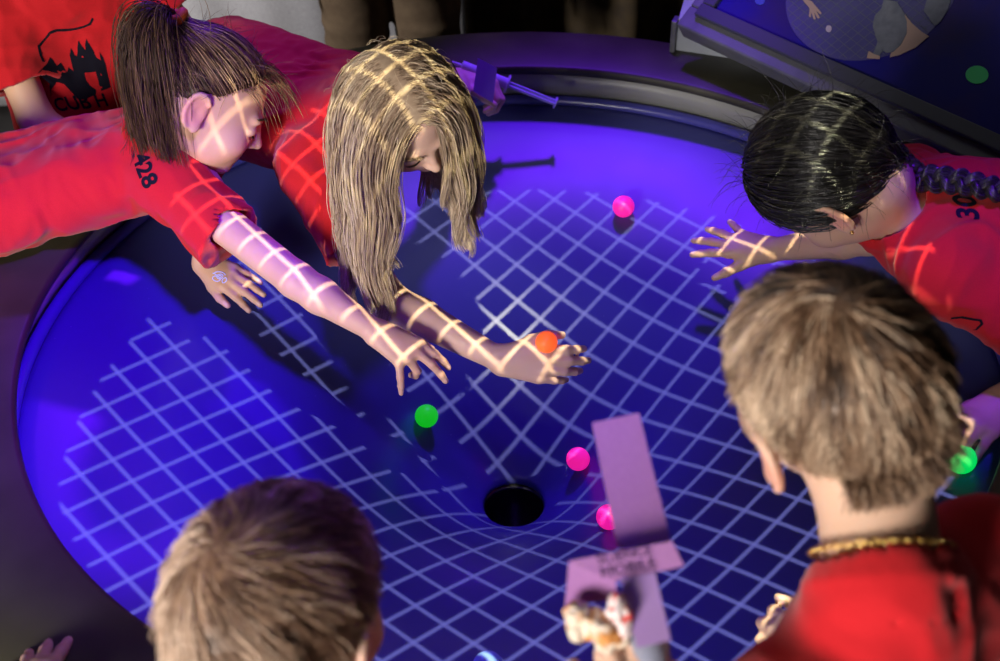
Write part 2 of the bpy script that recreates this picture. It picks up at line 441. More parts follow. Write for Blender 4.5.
def build_person(J, label, group=None, skin=(0.60, 0.34, 0.24), shirt_col='red_cotton', trouser_col='navy_cotton', h=0.003, hs=1.0, bs=1.0, sleeve=0.85, voxel_shirt=0.004, seed=0, legs=True, shoe_col='dark_shoe', sag=0.02, hand_h=None, wr_amp=0.006):
    """J: joints in scene coordinates. Returns the pieces needed for hair and prints."""
    D = dict(J); o = D['head']; M = D['M']
    foot = D['pelvis'].copy(); foot[2] = FLOOR
    root = empty('person', D.get('foot', foot), label, 'person', group)
    spots = []
    nb, pel = D['nb'], D['pelvis']; shR, shL = D['shR'], D['shL']
    pts = np.array([o+M@(CRAN_C*hs)+d for d in (V3(.12, .12, .12), -V3(.12, .12, .12))]+[nb, pel+.1, pel-.1]+[D[k] for k in ('shR', 'shL', 'elR', 'elL', 'wrR', 'wrL')]+[D['wrR']+nrm(D['hdR'])*0.16*bs, D['wrL']+nrm(D['hdL'])*0.16*bs])
    F = Field(pts.min(0)-0.085, pts.max(0)+0.085, h)
    # torso
    lat = nrm(shR-shL); ax = nrm(pel-(shR+shL)/2); plat = nrm(D.get('plat', lat)-ax*(D.get('plat', lat)@ax))
    mid = (shR+shL)/2
    cR, cL = mid+lat*0.050*bs+ax*0.06*bs, mid-lat*0.050*bs+ax*0.06*bs
    hR, hL = pel+plat*0.060*bs, pel-plat*0.060*bs
    tr = D.get('tr', 1.0); F.cone(cR, hR, 0.064*bs*tr, 0.070*bs*tr, 0.0); F.cone(cL, hL, 0.064*bs*tr, 0.070*bs*tr, 0.02*bs)
    F.cone(shR, shL, 0.034*bs, 0.034*bs, 0.03*bs)
    F.cone(nb, mid+ax*0.03, 0.045*bs, 0.048*bs, 0.03*bs)
    nk = o+M@(V3(0, -0.028, -0.040)*hs)
    F.cone(nk, nb, 0.045*hs, 0.049*bs, 0.02)
    head_sdf(F, o, M, hs, spots, flare=D.get('flare', 0.010))
    tips = {}
    for sd, sgn in (('R', -1), ('L', 1)):
        sh, el, wr = D['sh'+sd], D['el'+sd], D['wr'+sd]
        F.cone(sh, el, 0.037*bs, 0.031*bs, 0.03*bs)
        m1 = lerp(el, wr, 0.30)
        F.cone(el, m1, 0.031*bs, 0.031*bs, 0.012*bs); F.cone(m1, wr, 0.031*bs, 0.0195*bs, 0.012*bs)
        hk = D.get('hk'+sd, {})
        tips[sd] = hand_sdf(F, wr, D['hd'+sd], D['hz'+sd], sgn, D.get('curl'+sd, FLAT), s=bs*D.get('hsc', 1.0), spots=spots, **hk)
    V, Q = F.mesh(2)
    del F
    body = mesh_np('body', V, Q, mat('skin', (0.6, 0.35, 0.25), 0.52, 0.4, attr='Col', bump=(260, 0.12, 0.001), sss=0.12), root, attrs={'Col': ('FLOAT_COLOR', skin_colors(V, skin, spots))})
    # shirt
    cuffs = {}
    for sd in 'RL': cuffs[sd] = lerp(D['sh'+sd], D['el'+sd], D.get('slv'+sd, sleeve))
    pts = np.array([nb, pel, shR, shL, cuffs['R'], cuffs['L']])
    S = Field(pts.min(0)-0.15*bs, pts.max(0)+0.15*bs, voxel_shirt)
    g = 0.014*bs; tr = D.get('tr', 1.0)
    S.cone(cR, hR+ax*0.02, (0.072*bs+g)*tr, (0.084*bs+g)*tr, 0.0); S.cone(cL, hL+ax*0.02, (0.072*bs+g)*tr, (0.084*bs+g)*tr, 0.04*bs)
    if sag:
        dn = V3(0, 0, -1); dn = dn-ax*(dn@ax)
        S.cone(mid+ax*0.10*bs+dn*sag, pel+dn*sag*1.2, 0.075*bs*tr, 0.092*bs*tr, 0.05*bs)
    S.cone(shR, shL, 0.042*bs+g, 0.042*bs+g, 0.05*bs)
    S.cone(nb-ax*0.012, mid+ax*0.03, 0.052*bs+0.006, 0.06*bs+g, 0.05*bs)
    for sd in 'RL':
        sh, cu = D['sh'+sd], cuffs[sd]; ad = nrm(cu-sh)
        dz = V3(0, 0, -1); dz = dz-ad*(dz@ad)
        S.cone(sh, cu+dz*D.get('drop'+sd, 0.006), 0.053*bs, D.get('cuff'+sd, 0.059)*bs, 0.035*bs, cut='b')
    rs = np.random.default_rng(100+seed); o1, o2 = rs.random(3)*20, rs.random(3)*20
    def folds(P):
        q = P-mid; u = q@ax; v = q@lat; w = q@np.cross(ax, lat)
        a = np.stack([u*9+v*16, v*26-u*10, w*10], 1)+o1
        b = np.stack([u*42+v*10, v*18-u*12+w*8, w*22], 1)+o2
        wv = vnoise(P*12+o2)*2.0
        n1 = 1-np.abs(2*vnoise(a+wv[:, None])-1); n2 = 1-np.abs(2*vnoise(b+wv[:, None]*0.7)-1)
        return -(wr_amp*1.4*(n1-0.5)+wr_amp*0.9*(n2-0.6))*bs
    S.displace(folds)
    for sd in 'RL':
        sh, cu = D['sh'+sd], cuffs[sd]; ad = nrm(cu-sh)
        S.cone(lerp(sh, cu, 0.72), cu+ad*0.06, 0.036*bs, 0.047*bs, 0.004, 's')
    nd = nrm(nk-nb)
    S.cone(nb-nd*0.024*bs, nb+nd*0.09, 0.0515*bs, 0.060*bs, 0.004, 's', cut='a')
    # ribbed collar ring
    r1 = nrm(np.cross(nd, V3(0.2, 0.3, 0.9))); r2 = np.cross(nd, r1)
    ring = [nb+nd*0.010+(r1*math.cos(a)+r2*math.sin(a))*0.0590*bs for a in np.linspace(0, 2*math.pi, 25)]
    S.path(ring, [0.0075*bs]*25, 0.003)
    S.plane_cut(pel+ax*0.075*bs, ax)
    V, Q = S.mesh(1)
    del S
    shirt = mesh_np('shirt', V, Q, MATS[shirt_col], root)
    if legs:
        fa = D.get('facing'); fa = nrm(V3(M[0, 1], M[1, 1], 0)) if fa is None else nrm(fa)
        rt = np.cross(fa, V3(0, 0, 1)); ft = D.get('foot', foot)
        T = Field(np.minimum(pel, ft)-V3(.28, .28, .0)-V3(0, 0, .02), np.maximum(pel, ft)+V3(.28, .28, .14), 0.0065)
        for q in (-1, 1):
            hip = pel+plat*q*0.066*bs+ax*0.015; an = ft+rt*q*0.085*bs+V3(0, 0, 0.085)
            kn = D.get('kn', lerp(hip, an, 0.5)+fa*0.02)+(rt*q*0.08*bs if 'kn' in D else 0)
            T.cone(hip, kn, 0.080*bs, 0.062*bs, 0.03); T.cone(kn, an, 0.062*bs, 0.055*bs, 0.02)
        T.cone(pel+plat*0.05*bs-ax*0.01, pel-plat*0.05*bs-ax*0.01, 0.076*bs, 0.076*bs, 0.03)
        T.displace(lambda P: -0.006*(1-np.abs(2*vnoise(np.stack([P[:, 0]*10, P[:, 1]*10, P[:, 2]*22], 1)+o1)-1)-0.5))
        T.plane_cut(ft+V3(0, 0, 0.055), V3(0, 0, -1), ft-V3(.3, .3, .1), ft+V3(.3, .3, .15))
        V, Q = T.mesh(1); mesh_np('trousers', V, Q, MATS[trouser_col], root)
        for q in (-1, 1):
            an = ft+rt*q*0.085*bs
            B = Field(an-V3(.2, .2, .02), an+V3(.2, .2, .16), 0.006)
            B.cone(an+V3(0, 0, 0.045)-fa*0.03, an+V3(0, 0, 0.034)+fa*0.10, 0.036*bs, 0.036*bs, 0.02)
            B.cone(an+V3(0, 0, 0.04), an+V3(0, 0, 0.10), 0.038*bs, 0.040*bs, 0.02)
            B.plane_cut(an+V3(0, 0, 0.002), V3(0, 0, -1)); B.plane_cut(an+V3(0, 0, 0.10), V3(0, 0, 1))
            V, Q = B.mesh(1); mesh_np('shoe', V, Q, MATS[shoe_col], root)
    col = Collide()
    col.ell(o+M@(CRAN_C*hs), CRAN_R*hs+0.004, M)
    col.cap(nk, nb, 0.052*hs); col.cap(shR, shL, 0.042*bs+g+.006); col.cap(cR, hR, 0.072*bs+g+.004); col.cap(cL, hL, 0.072*bs+g+.004)
    return dict(root=root, body=body, shirt=shirt, M=M, o=o, hs=hs, col=col, tips=tips, nb=nb, nd=nd, cuffs=cuffs, ax=ax, lat=lat, mid=mid, spots=spots)

# ------------------------------------------------------------------ hair on a head
NAPE = [-0.62, -0.56]
def hairline(n):
    """n unit vectors in the head frame -> height above the hairline (positive grows hair)"""
    th = np.interp(n[:, 1], [-1, -0.5, -0.25, -0.05, 0.15, 0.38, 0.80], [NAPE[0], NAPE[1], -0.36, -0.03, 0.02, 0.30, 0.66])
    return n[:, 2]-th
def scalp_points(p, n, lo=0.0, bias=None):
    """random scalp points in scene coords with outward normals and the local unit direction"""
    out = np.zeros((0, 3))
    while len(out) < n:
        q = rng.normal(size=(n*2, 3)); q /= np.linalg.norm(q, axis=1, keepdims=True)
        q = q[hairline(q) > lo+rng.normal(0, 0.035, len(q))]
        if bias is not None: q = q[rng.random(len(q)) < bias(q)]
        out = np.concatenate([out, q])
    q = out[:n]
    c = p['o']+p['M']@(CRAN_C*p['hs']); rad = CRAN_R*p['hs']
    P = c+(q*rad)@p['M'].T; nn = q/rad; nn /= np.linalg.norm(nn, axis=1, keepdims=True)
    return P, nn@p['M'].T, q
def scalp_cap(p, thick=0.006, tint=0.15, edge=0.10, nu=96, nv=64, shape=None):
    """the close layer of hair on the skull"""
    th = np.linspace(0.001, math.pi-0.001, nv); ph = np.linspace(0, 2*math.pi, nu, endpoint=False)
    T, Pp = np.meshgrid(th, ph, indexing='ij')
    q = np.stack([np.sin(T)*np.cos(Pp), np.sin(T)*np.sin(Pp), np.cos(T)], -1).reshape(-1, 3)
    hl = hairline(q); off = -0.006+(thick+0.006)*sstep(-0.03, edge, hl)
    if shape is not None: off = off+shape(q)*sstep(0, edge*2, hl)
    rad = CRAN_R*p['hs']; c = p['o']+p['M']@(CRAN_C*p['hs'])
    nn = q/rad; nn /= np.linalg.norm(nn, axis=1, keepdims=True)
    V = c+(q*rad+nn*off[:, None]*p['hs'])@p['M'].T
    i = np.arange(nv-1)[:, None]*nu; j = np.arange(nu)[None, :]; j2 = (j+1) % nu
    F = np.stack([i+j, i+nu+j, i+nu+j2, i+j2], -1).reshape(-1, 4)
    keep = np.any(hl[F] > -0.06, 1); F = F[keep]
    use = np.unique(F); re = np.full(len(V), -1); re[use] = np.arange(len(use))
    tn = tint+0.16*(vnoise(q*np.array([9, 40, 20]))-0.5)
    return V[use], re[F], tn[use]
def short_hair(p, n, whorl, l_top, l_side, swirl=0.6, lift=0.30, tintf=None, rad=0.0008, M=6):
    P, N, q = scalp_points(p, n, -0.03)
    w = nrm(whorl); d = q-w*(q@w)[:, None]; d /= np.maximum(np.linalg.norm(d, axis=1, keepdims=True), 1e-6)
    sw = np.cross(np.broadcast_to(w, q.shape), q); sw /= np.maximum(np.linalg.norm(sw, axis=1, keepdims=True), 1e-6)
    near = np.exp(-((1-(q@w))/0.25))[:, None]
    t = d+sw*swirl*near+rng.normal(0, 0.16, q.shape)*(1+5*np.exp(-((1-(q@w))/0.012))[:, None]); t = t-q*(t*q).sum(1, keepdims=True)
    t /= np.linalg.norm(t, axis=1, keepdims=True)
    # fringe and sides point down the head
    lock = vnoise(q*7+3.1)
    D0 = (t@p['M'].T)+N*(lift+0.25*(lock[:, None]-0.5)+rng.normal(0, 0.08, (n, 1)))
    hl = hairline(q); top = sstep(0.0, 0.75, hl)
    L = (l_side+(l_top-l_side)*top)*(0.7+0.6*rng.random(n))*p['hs']
    S = fall(P+N*(0.002+0.010*rng.random((n, 1))*top[:, None]), D0, L, M, p['col'], 0.10, 0.05)
    S, own = clump(S, n//30, 0.30)
    tn = tintf(q, own) if tintf else 0.5+0.3*(lock-0.5)
    lk = rng.random(n)[own]
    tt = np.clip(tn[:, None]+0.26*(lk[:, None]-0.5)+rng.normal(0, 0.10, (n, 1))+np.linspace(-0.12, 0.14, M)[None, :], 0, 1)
    return strands(S, rad*p['hs'], tt, 0.35)

def nape_hair(p, n, tint, length=0.016, rad=0.0007):
    """short hair running down over the nape"""
    q = rng.normal(size=(n*6, 3)); q /= np.linalg.norm(q, axis=1, keepdims=True)
    edge = -0.80+0.25*np.abs(q[:, 0])+rng.normal(0, 0.05, len(q))
    q = q[(q[:, 1] < -0.30) & (np.abs(q[:, 0]) < 0.78) & (q[:, 2] < 0.35)]; edge = -0.42+0.34*np.abs(q[:, 0])+rng.normal(0, 0.10, len(q)); q = q[q[:, 2] > edge][:n]; n = len(q)
    rad3 = V3(0.054, 0.054, 0.062)*p['hs']; c = p['o']+p['M']@(V3(0, -0.030, -0.020)*p['hs'])
    P = c+(q*rad3)@p['M'].T; N = q@p['M'].T
    t = np.tile(V3(0, -0.15, -1), (n, 1)); t = t-q*(t*q).sum(1, keepdims=True); t /= np.linalg.norm(t, axis=1, keepdims=True)
    d = t@p['M'].T+N*0.06+rng.normal(0, 0.12, (n, 3))
    fade = sstep(-0.5, 0.3, q[:, 2])
    S = fall(P+N*0.001, d, length*(0.5+0.8*fade)*(0.4+1.0*rng.random(n)), 6, p['col'], 0.06, 0.06)
    lk = vnoise(q*np.array([16, 16, 5]))
    return strands(S, rad*p['hs'], np.clip(tint+0.5*(lk-0.5)+rng.normal(0, 0.09, n), 0, 1), 0.4)
def face_details(p, m, tint):
    M = p['M']; hs = p['hs']
    for q in (-1, 1):
        mb = MB(); arc = [(q*(0.031+0.015*math.sin(t)), 0.0868-0.0055*math.sin(t)**2, -0.0045-0.0030*math.cos(t)) for t in np.linspace(-1.3, 1.3, 9)]
        mb.tube([p['o']+M@(V3(*k)*hs) for k in arc], [0.0006, 0.001, 0.0012, 0.0013, 0.0013, 0.0013, 0.0012, 0.001, 0.0006], 6)
        mb.build('eyelashes', mat('lash_brown', (0.02, 0.012, 0.008), 0.7), p['root'], smooth=True)
        k = np.linspace(0, 1, 60); base = np.stack([q*(0.014+0.034*k), 0.0905-0.016*k**2, 0.0235+0.006*np.sin(k*2.6)], 1)*hs
        base = p['o']+base@M.T; base = np.concatenate([base]*3)+rng.normal(0, 0.0010, (180, 3))
        dd = np.tile(M@V3(q*0.8, 0.1, 0.2), (180, 1)); Sb = np.stack([base, base+dd*0.003, base+dd*0.006], 1)
        V, F, T = strands(Sb, 0.0005, np.full(180, tint), 0.4); mesh_np('eyebrow', V, F, m, p['root'], attrs={'tint': ('FLOAT', T)})

# ------------------------------------------------------------------ flat prints laid on cloth
def bvh_of(o):
    me = o.data; n = len(me.vertices); co = np.empty(n*3, np.float32); me.vertices.foreach_get('co', co)
    off = chain_loc(o); co = co.reshape(-1, 3)+off
    return BVHTree.FromPolygons([tuple(v) for v in co], [tuple(f.vertices) for f in me.polygons])
def text_polys(body, size=1.0, bold=0.0):
    cu = bpy.data.curves.new('lettering', 'FONT'); cu.body = body; cu.size = size; cu.align_x = 'CENTER'; cu.align_y = 'CENTER'; cu.offset = bold; cu.resolution_u = 6
    ob = bpy.data.objects.new('lettering', cu); COL.objects.link(ob)
    dg = bpy.context.evaluated_depsgraph_get(); me = bpy.data.meshes.new_from_object(ob.evaluated_get(dg))
    V = [(v.co.x, v.co.y) for v in me.vertices]; Fc = [tuple(f.vertices) for f in me.polygons]
    bpy.data.objects.remove(ob); bpy.data.curves.remove(cu); bpy.data.meshes.remove(me)
    return V, Fc
def decal(name, V2, F2, c, ex, ey, bvh, m, parent, cut=0.006, lift=0.0012):
    """lays a flat 2-D mesh on a surface: c + x*ex + y*ey, pushed along the surface normal side facing n"""
    import bmesh
    bm = bmesh.new(); vs = [bm.verts.new((x, y, 0)) for x, y in V2]
    for f in F2:
        try: bm.faces.new([vs[i] for i in f])
        except ValueError: pass
    for ax in (0, 1):
        lo = min(v[ax] for v in V2); hi = max(v[ax] for v in V2); k = lo+cut
        while k < hi:
            nv = (1, 0, 0) if ax == 0 else (0, 1, 0); pt = (k, 0, 0) if ax == 0 else (0, k, 0)
            bmesh.ops.bisect_plane(bm, geom=bm.verts[:]+bm.edges[:]+bm.faces[:], plane_co=pt, plane_no=nv); k += cut
    bmesh.ops.triangulate(bm, faces=bm.faces[:])
    n = nrm(np.cross(ex, ey)); off = chain_loc(parent)
    h0 = bvh.ray_cast(Vector(CC), Vector(nrm(c-CC)))
    if h0[0] is not None: c = np.array(h0[0])
    bad = []
    for v in bm.verts:
        p = c+ex*v.co.x+ey*v.co.y
        h = bvh.ray_cast(Vector(p+n*0.12), Vector(-n), 0.30)
        if h[0] is None: bad.append(v); continue
        v.co = Vector(np.array(h[0])+n*lift-off)
    bmesh.ops.delete(bm, geom=bad, context='VERTS')
    me = bpy.data.meshes.new(name); bm.to_mesh(me); bm.free(); me.materials.append(m)
    for pl in me.polygons: pl.use_smooth = True
    return link(bpy.data.objects.new(name, me), parent)
def ribbon2d(pts, w):
    """a thin line as quads in 2-D"""
    V = []; Fq = []
    for i, p in enumerate(pts):
        a = np.array(pts[max(i-1, 0)]); b = np.array(pts[min(i+1, len(pts)-1)]); t = (b-a)/max(1e-9, np.linalg.norm(b-a)); nn = np.array([-t[1], t[0]])
        V += [tuple(np.array(p)+nn*w/2), tuple(np.array(p)-nn*w/2)]
        if i: Fq.append((2*i-2, 2*i-1, 2*i+1, 2*i))
    return V, Fq
# ------------------------------------------------------------------ shared materials
mat('red_cotton', (0.56, 0.014, 0.020), 0.85, 0.12, noise=(900, (0.47, 0.010, 0.015), 0.35, 0.65), bump=(1400, 0.15, 0.0005), sheen=0.15)
mat('navy_cotton', (0.02, 0.022, 0.045), 0.9, 0.1)
mat('brown_cloth', (0.15, 0.105, 0.066), 0.9, 0.1, noise=(30, (0.11, 0.075, 0.048), 0.3, 0.7), bump=(500, 0.3, 0.001))
mat('charcoal_cloth', (0.03, 0.03, 0.035), 0.9, 0.1)
mat('dark_shoe', (0.02, 0.02, 0.022), 0.6)
mat('black_print', (0.008, 0.007, 0.014), 0.8, 0.1)
mat('gold', (0.85, 0.55, 0.18), 0.28, metal=1.0)
# ------------------------------------------------------------------ the room
def ground():
    m = MB(); m.add([(-5, -5, FLOOR), (5, -5, FLOOR), (5, 5, FLOOR), (-5, 5, FLOOR)], [(0, 1, 2, 3)])
    tag(m.build('floor', mat('floor_dark', (0.035, 0.032, 0.032), 0.7, noise=(6, (0.05, 0.046, 0.045), 0.3, 0.7))), kind='structure')
    m = MB(); m.hexa([(-5, 3.4, FLOOR), (5, 3.4, FLOOR), (5, 3.5, FLOOR), (-5, 3.5, FLOOR), (-5, 3.4, 2.6), (5, 3.4, 2.6), (5, 3.5, 2.6), (-5, 3.5, 2.6)])
    tag(m.build('wall_back', mat('wall_grey', (0.10, 0.10, 0.11), 0.9)), kind='structure')
ground()
def curtain(name, x0, x1, y, z0, z1, m, amp, wl, label, slant=0.0, seed=0):
    nx, nz = 220, 50; r = np.random.default_rng(seed); ph = r.random(6)*6.28
    X, Z = np.meshgrid(np.linspace(x0, x1, nx), np.linspace(z0, z1, nz), indexing='ij')
    u = X+0.03*np.sin(Z*5+ph[0])
    Y = y+slant*(X-x0)+amp*(np.sin(u*6.28/wl+ph[1])+0.5*np.sin(u*6.28/wl*2.3+ph[2]+Z*0.8)+0.3*np.sin(Z*9+u*11+ph[3]))
    front = np.stack([X, Y, Z], -1).reshape(-1, 3); back = front+V3(0, 0.004, 0)
    i = np.arange(nx-1)[:, None]*nz+np.arange(nz-1)[None, :]; i = i.ravel()
    F = np.stack([i, i+nz, i+nz+1, i+1], 1); n = nx*nz
    Fb = F[:, ::-1]+n
    e = lambda a, b: np.stack([a, b, b+n, a+n], 1)
    jb = np.arange(nx-1)*nz; jt = jb+nz-1; kl = np.arange(nz-1); kr = kl+(nx-1)*nz
    E4 = np.concatenate([e(jb+nz, jb), e(jt, jt+nz), e(kl, kl+1), e(kr+1, kr)])
    o = mesh_np(name, np.concatenate([front, back]), np.concatenate([F, Fb, E4]), m, base=((x0+x1)/2, y, z0))
    return tag(o, label, 'curtain')
curtain('curtain', -2.4, -0.12, 1.95, FLOOR+0.02, 1.6, mat('grey_linen', (0.42, 0.41, 0.43), 0.9, 0.1, noise=(240, (0.32, 0.31, 0.33), 0.35, 0.65), bump=(700, 0.4, 0.001)), 0.02, 0.45, 'pale grey woven curtain hanging behind the ponytailed girl and the adult', seed=3)
curtain('curtain', -0.10, 1.5, 1.42, FLOOR+0.02, 1.3, mat('dark_brown_drape', (0.095, 0.066, 0.034), 0.9, 0.1, noise=(14, (0.05, 0.038, 0.03), 0.3, 0.7)), 0.03, 0.33, 'dark brown drape hanging behind the far edge of the round table', seed=5)

# ------------------------------------------------------------------ the gravity-well table
KC, KE = 0.745, 0.683
def wz(r): return -KC*RT*(1/(r/RT+KE)-1/(1+KE))
def table():
    root = empty('gravity_well_table', (0, 0, FLOOR), 'large round black table with a glowing blue funnel-shaped well sunk in its top', 'table')
    blk = mat('table_black', (0.034, 0.031, 0.018), 0.5, 0.3, noise=(7, (0.062, 0.057, 0.036), 0.35, 0.75), bump=(900, 0.08, 0.0006))
    m = MB(); m.lathe([(0.790, ZR-0.022), (0.779, ZR-0.020), (0.775, ZR-0.012), (0.776, ZR-0.003), (0.782, ZR), (0.94, ZR), (0.948, ZR-0.003), (0.952, ZR-0.012), (0.948, ZR-0.03), (0.90, ZR-0.03)], 192, close=True)
    m.build('tabletop', blk, root, smooth=True)
    m = MB(); m.lathe([(0.838, -0.012), (0.784, ZR-0.021), (0.800, ZR-0.021), (0.850, -0.012)], 192, close=True)
    m.build('well_wall', mat('wall_laminate', (0.24, 0.24, 0.22), 0.35, 0.5), root, smooth=True)
    m = MB(); m.lathe([(0.87, ZR-0.032), (0.87, FLOOR+0.10), (0.82, FLOOR+0.10), (0.82, FLOOR), (0.80, FLOOR), (0.80, FLOOR+0.12), (0.855, FLOOR+0.12), (0.855, ZR-0.032)], 160, close=True)
    m.build('cabinet', mat('cabinet_black', (0.022, 0.021, 0.022), 0.6), root, smooth=False)
    rs = np.concatenate([np.linspace(0.803, 0.30, 50), np.linspace(0.295, 0.064, 60)])
    prof = [(r, wz(r)-0.006*sstep(0.785, 0.803, r)) for r in rs]
    prof += [(0.060, wz(0.062)-0.004), (0.058, wz(0.062)-0.012)]
    low = [(r+0.004, z-0.006) for r, z in prof[::-1]]
    m = MB(); m.lathe(prof+low, 256, close=True)
    wm = mat('well_blue', (0.048, 0.052, 0.27), 0.36, 0.45, coat=0.04)
    N = wm.node_tree.nodes; Lk = wm.node_tree.links; b = N['Principled BSDF']; tc = N.new('ShaderNodeTexCoord')
    nz = N.new('ShaderNodeTexNoise'); nz.inputs['Scale'].default_value = 5; nz.inputs['Detail'].default_value = 6; Lk.new(tc.outputs['Object'], nz.inputs['Vector'])
    mp = N.new('ShaderNodeMapRange'); mp.inputs['To Min'].default_value = 0.30; mp.inputs['To Max'].default_value = 0.44; Lk.new(nz.outputs['Fac'], mp.inputs['Value']); Lk.new(mp.outputs['Result'], b.inputs['Roughness'])
    n2 = N.new('ShaderNodeTexVoronoi'); n2.inputs['Scale'].default_value = 34; Lk.new(tc.outputs['Object'], n2.inputs['Vector'])
    rp = N.new('ShaderNodeValToRGB'); rp.color_ramp.elements[0].position = 0.018; rp.color_ramp.elements[1].position = 0.03
    rp.color_ramp.elements[0].color = (0.25, 0.24, 0.45, 1); rp.color_ramp.elements[1].color = (0.048, 0.052, 0.27, 1)
    Lk.new(n2.outputs['Distance'], rp.inputs['Fac']); Lk.new(rp.outputs['Color'], b.inputs['Base Color'])
    m.build('well', wm, root, smooth=True)
    m = MB(); m.lathe([(0.8125+0.012*math.cos(a), 0.006+0.012*math.sin(a)) for a in np.linspace(0, 2*math.pi, 16, endpoint=False)], 256, close=True)
    m.build('rim_ring', mat('rim_blue', (0.06, 0.058, 0.32), 0.22, 0.5), root, smooth=True)
    m = MB(); m.lathe([(0.822, -0.010), (0.842, -0.010), (0.842, -0.018), (0.822, -0.018)], 192, close=True)
    m.build('gutter', mat('gutter_blue', (0.03, 0.03, 0.12), 0.5), root, smooth=False)
    zt = wz(0.062)
    m = MB(); m.lathe([(0.061, zt-0.010), (0.056, zt-0.03), (0.050, zt-0.07), (0.045, FLOOR+0.06), (0.001, FLOOR+0.06), (0.001, FLOOR+0.055), (0.05, FLOOR+0.055), (0.056, zt-0.07), (0.066, zt-0.014)], 64, close=True)
    m.build('throat', mat('throat_black', (0.006, 0.006, 0.007), 0.25), root, smooth=True)
    return root
table()

# ------------------------------------------------------------------ balls
def sphere(name, c, r, m, n=40):
    V = []; F = []
    th = np.linspace(0, math.pi, n//2+1); ph = np.linspace(0, 2*math.pi, n, endpoint=False)
    T, Pp = np.meshgrid(th, ph, indexing='ij')
    Vv = np.stack([np.sin(T)*np.cos(Pp), np.sin(T)*np.sin(Pp), np.cos(T)], -1).reshape(-1, 3)*r+c
    i = np.arange(n//2)[:, None]*n; j = np.arange(n)[None, :]; j2 = (j+1) % n
    F = np.stack([i+j, i+n+j, i+n+j2, i+j2], -1).reshape(-1, 4)
    return mesh_np(name, Vv, F, m, base=c)
BR = 0.0222
def on_well(px, py, r):
    z = 0.0
    for _ in range(60):
        p = A(px, py, z); q = math.hypot(p[0], p[1]); sl = (wz(q+0.005)-wz(q-0.005))/0.01
        z = 0.6*z+0.4*(wz(q)+r*math.sqrt(1+sl*sl))
    return A(px, py, z)
def glow(name, base, em, s): return mat(name, base, 0.45, 0.4, emit=em, estr=s)
PINK = glow('neon_pink', (0.90, 0.03, 0.35), (1.0, 0.012, 0.33), 0.75)
GREEN = glow('neon_green', (0.05, 0.70, 0.04), (0.004, 0.55, 0.006), 0.75)
MINT = glow('neon_mint', (0.05, 0.75, 0.20), (0.0, 0.75, 0.10), 0.85)
ORANGE = glow('neon_orange', (0.95, 0.16, 0.03), (1.0, 0.10, 0.018), 0.9)
for px, py, r, m, lab in ((623.5, 206.5, BR, PINK, 'neon pink ball alone on the grid near the far edge of the well'),
                          (578, 459, BR, PINK, 'neon pink ball beside the top of the purple paper strip, right of the funnel hole'),
                          (609, 517, BR*0.95, PINK, 'neon pink ball half hidden behind the purple paper strip'),
                          (426.5, 416, BR, GREEN, 'neon green ball below the ponytailed girl\'s reaching fingers'),
                          (961, 459, 0.0222, MINT, 'bright mint green ball under the fingertips at the right edge')):
    tag(sphere('ball', on_well(px, py, r), r, m), lab, 'ball', 'small coloured balls in the well')
tag(sphere('ball', A(546.5, 342.0, 0.078), 0.0175, ORANGE), 'neon orange ball pinched between the blonde girl\'s thumb and fingers', 'ball', 'small coloured balls in the well')
tag(sphere('ball', A(488, 667, 0.02), BR*0.9, mat('ball_pale_blue', (0.25, 0.45, 0.85), 0.4)), 'pale blue ball at the bottom edge between the two boys', 'ball', 'small coloured balls in the well')
tag(sphere('ball', V3(*A(509, 103, -0.006)[:2], -0.004), 0.0125, mat('knob_dark_blue', (0.04, 0.05, 0.35), 0.2)), 'small dark blue ball in the gutter behind the girl\'s syringe', 'ball', 'small coloured balls in the well')  # knob on the gutter, modelled as one more ball

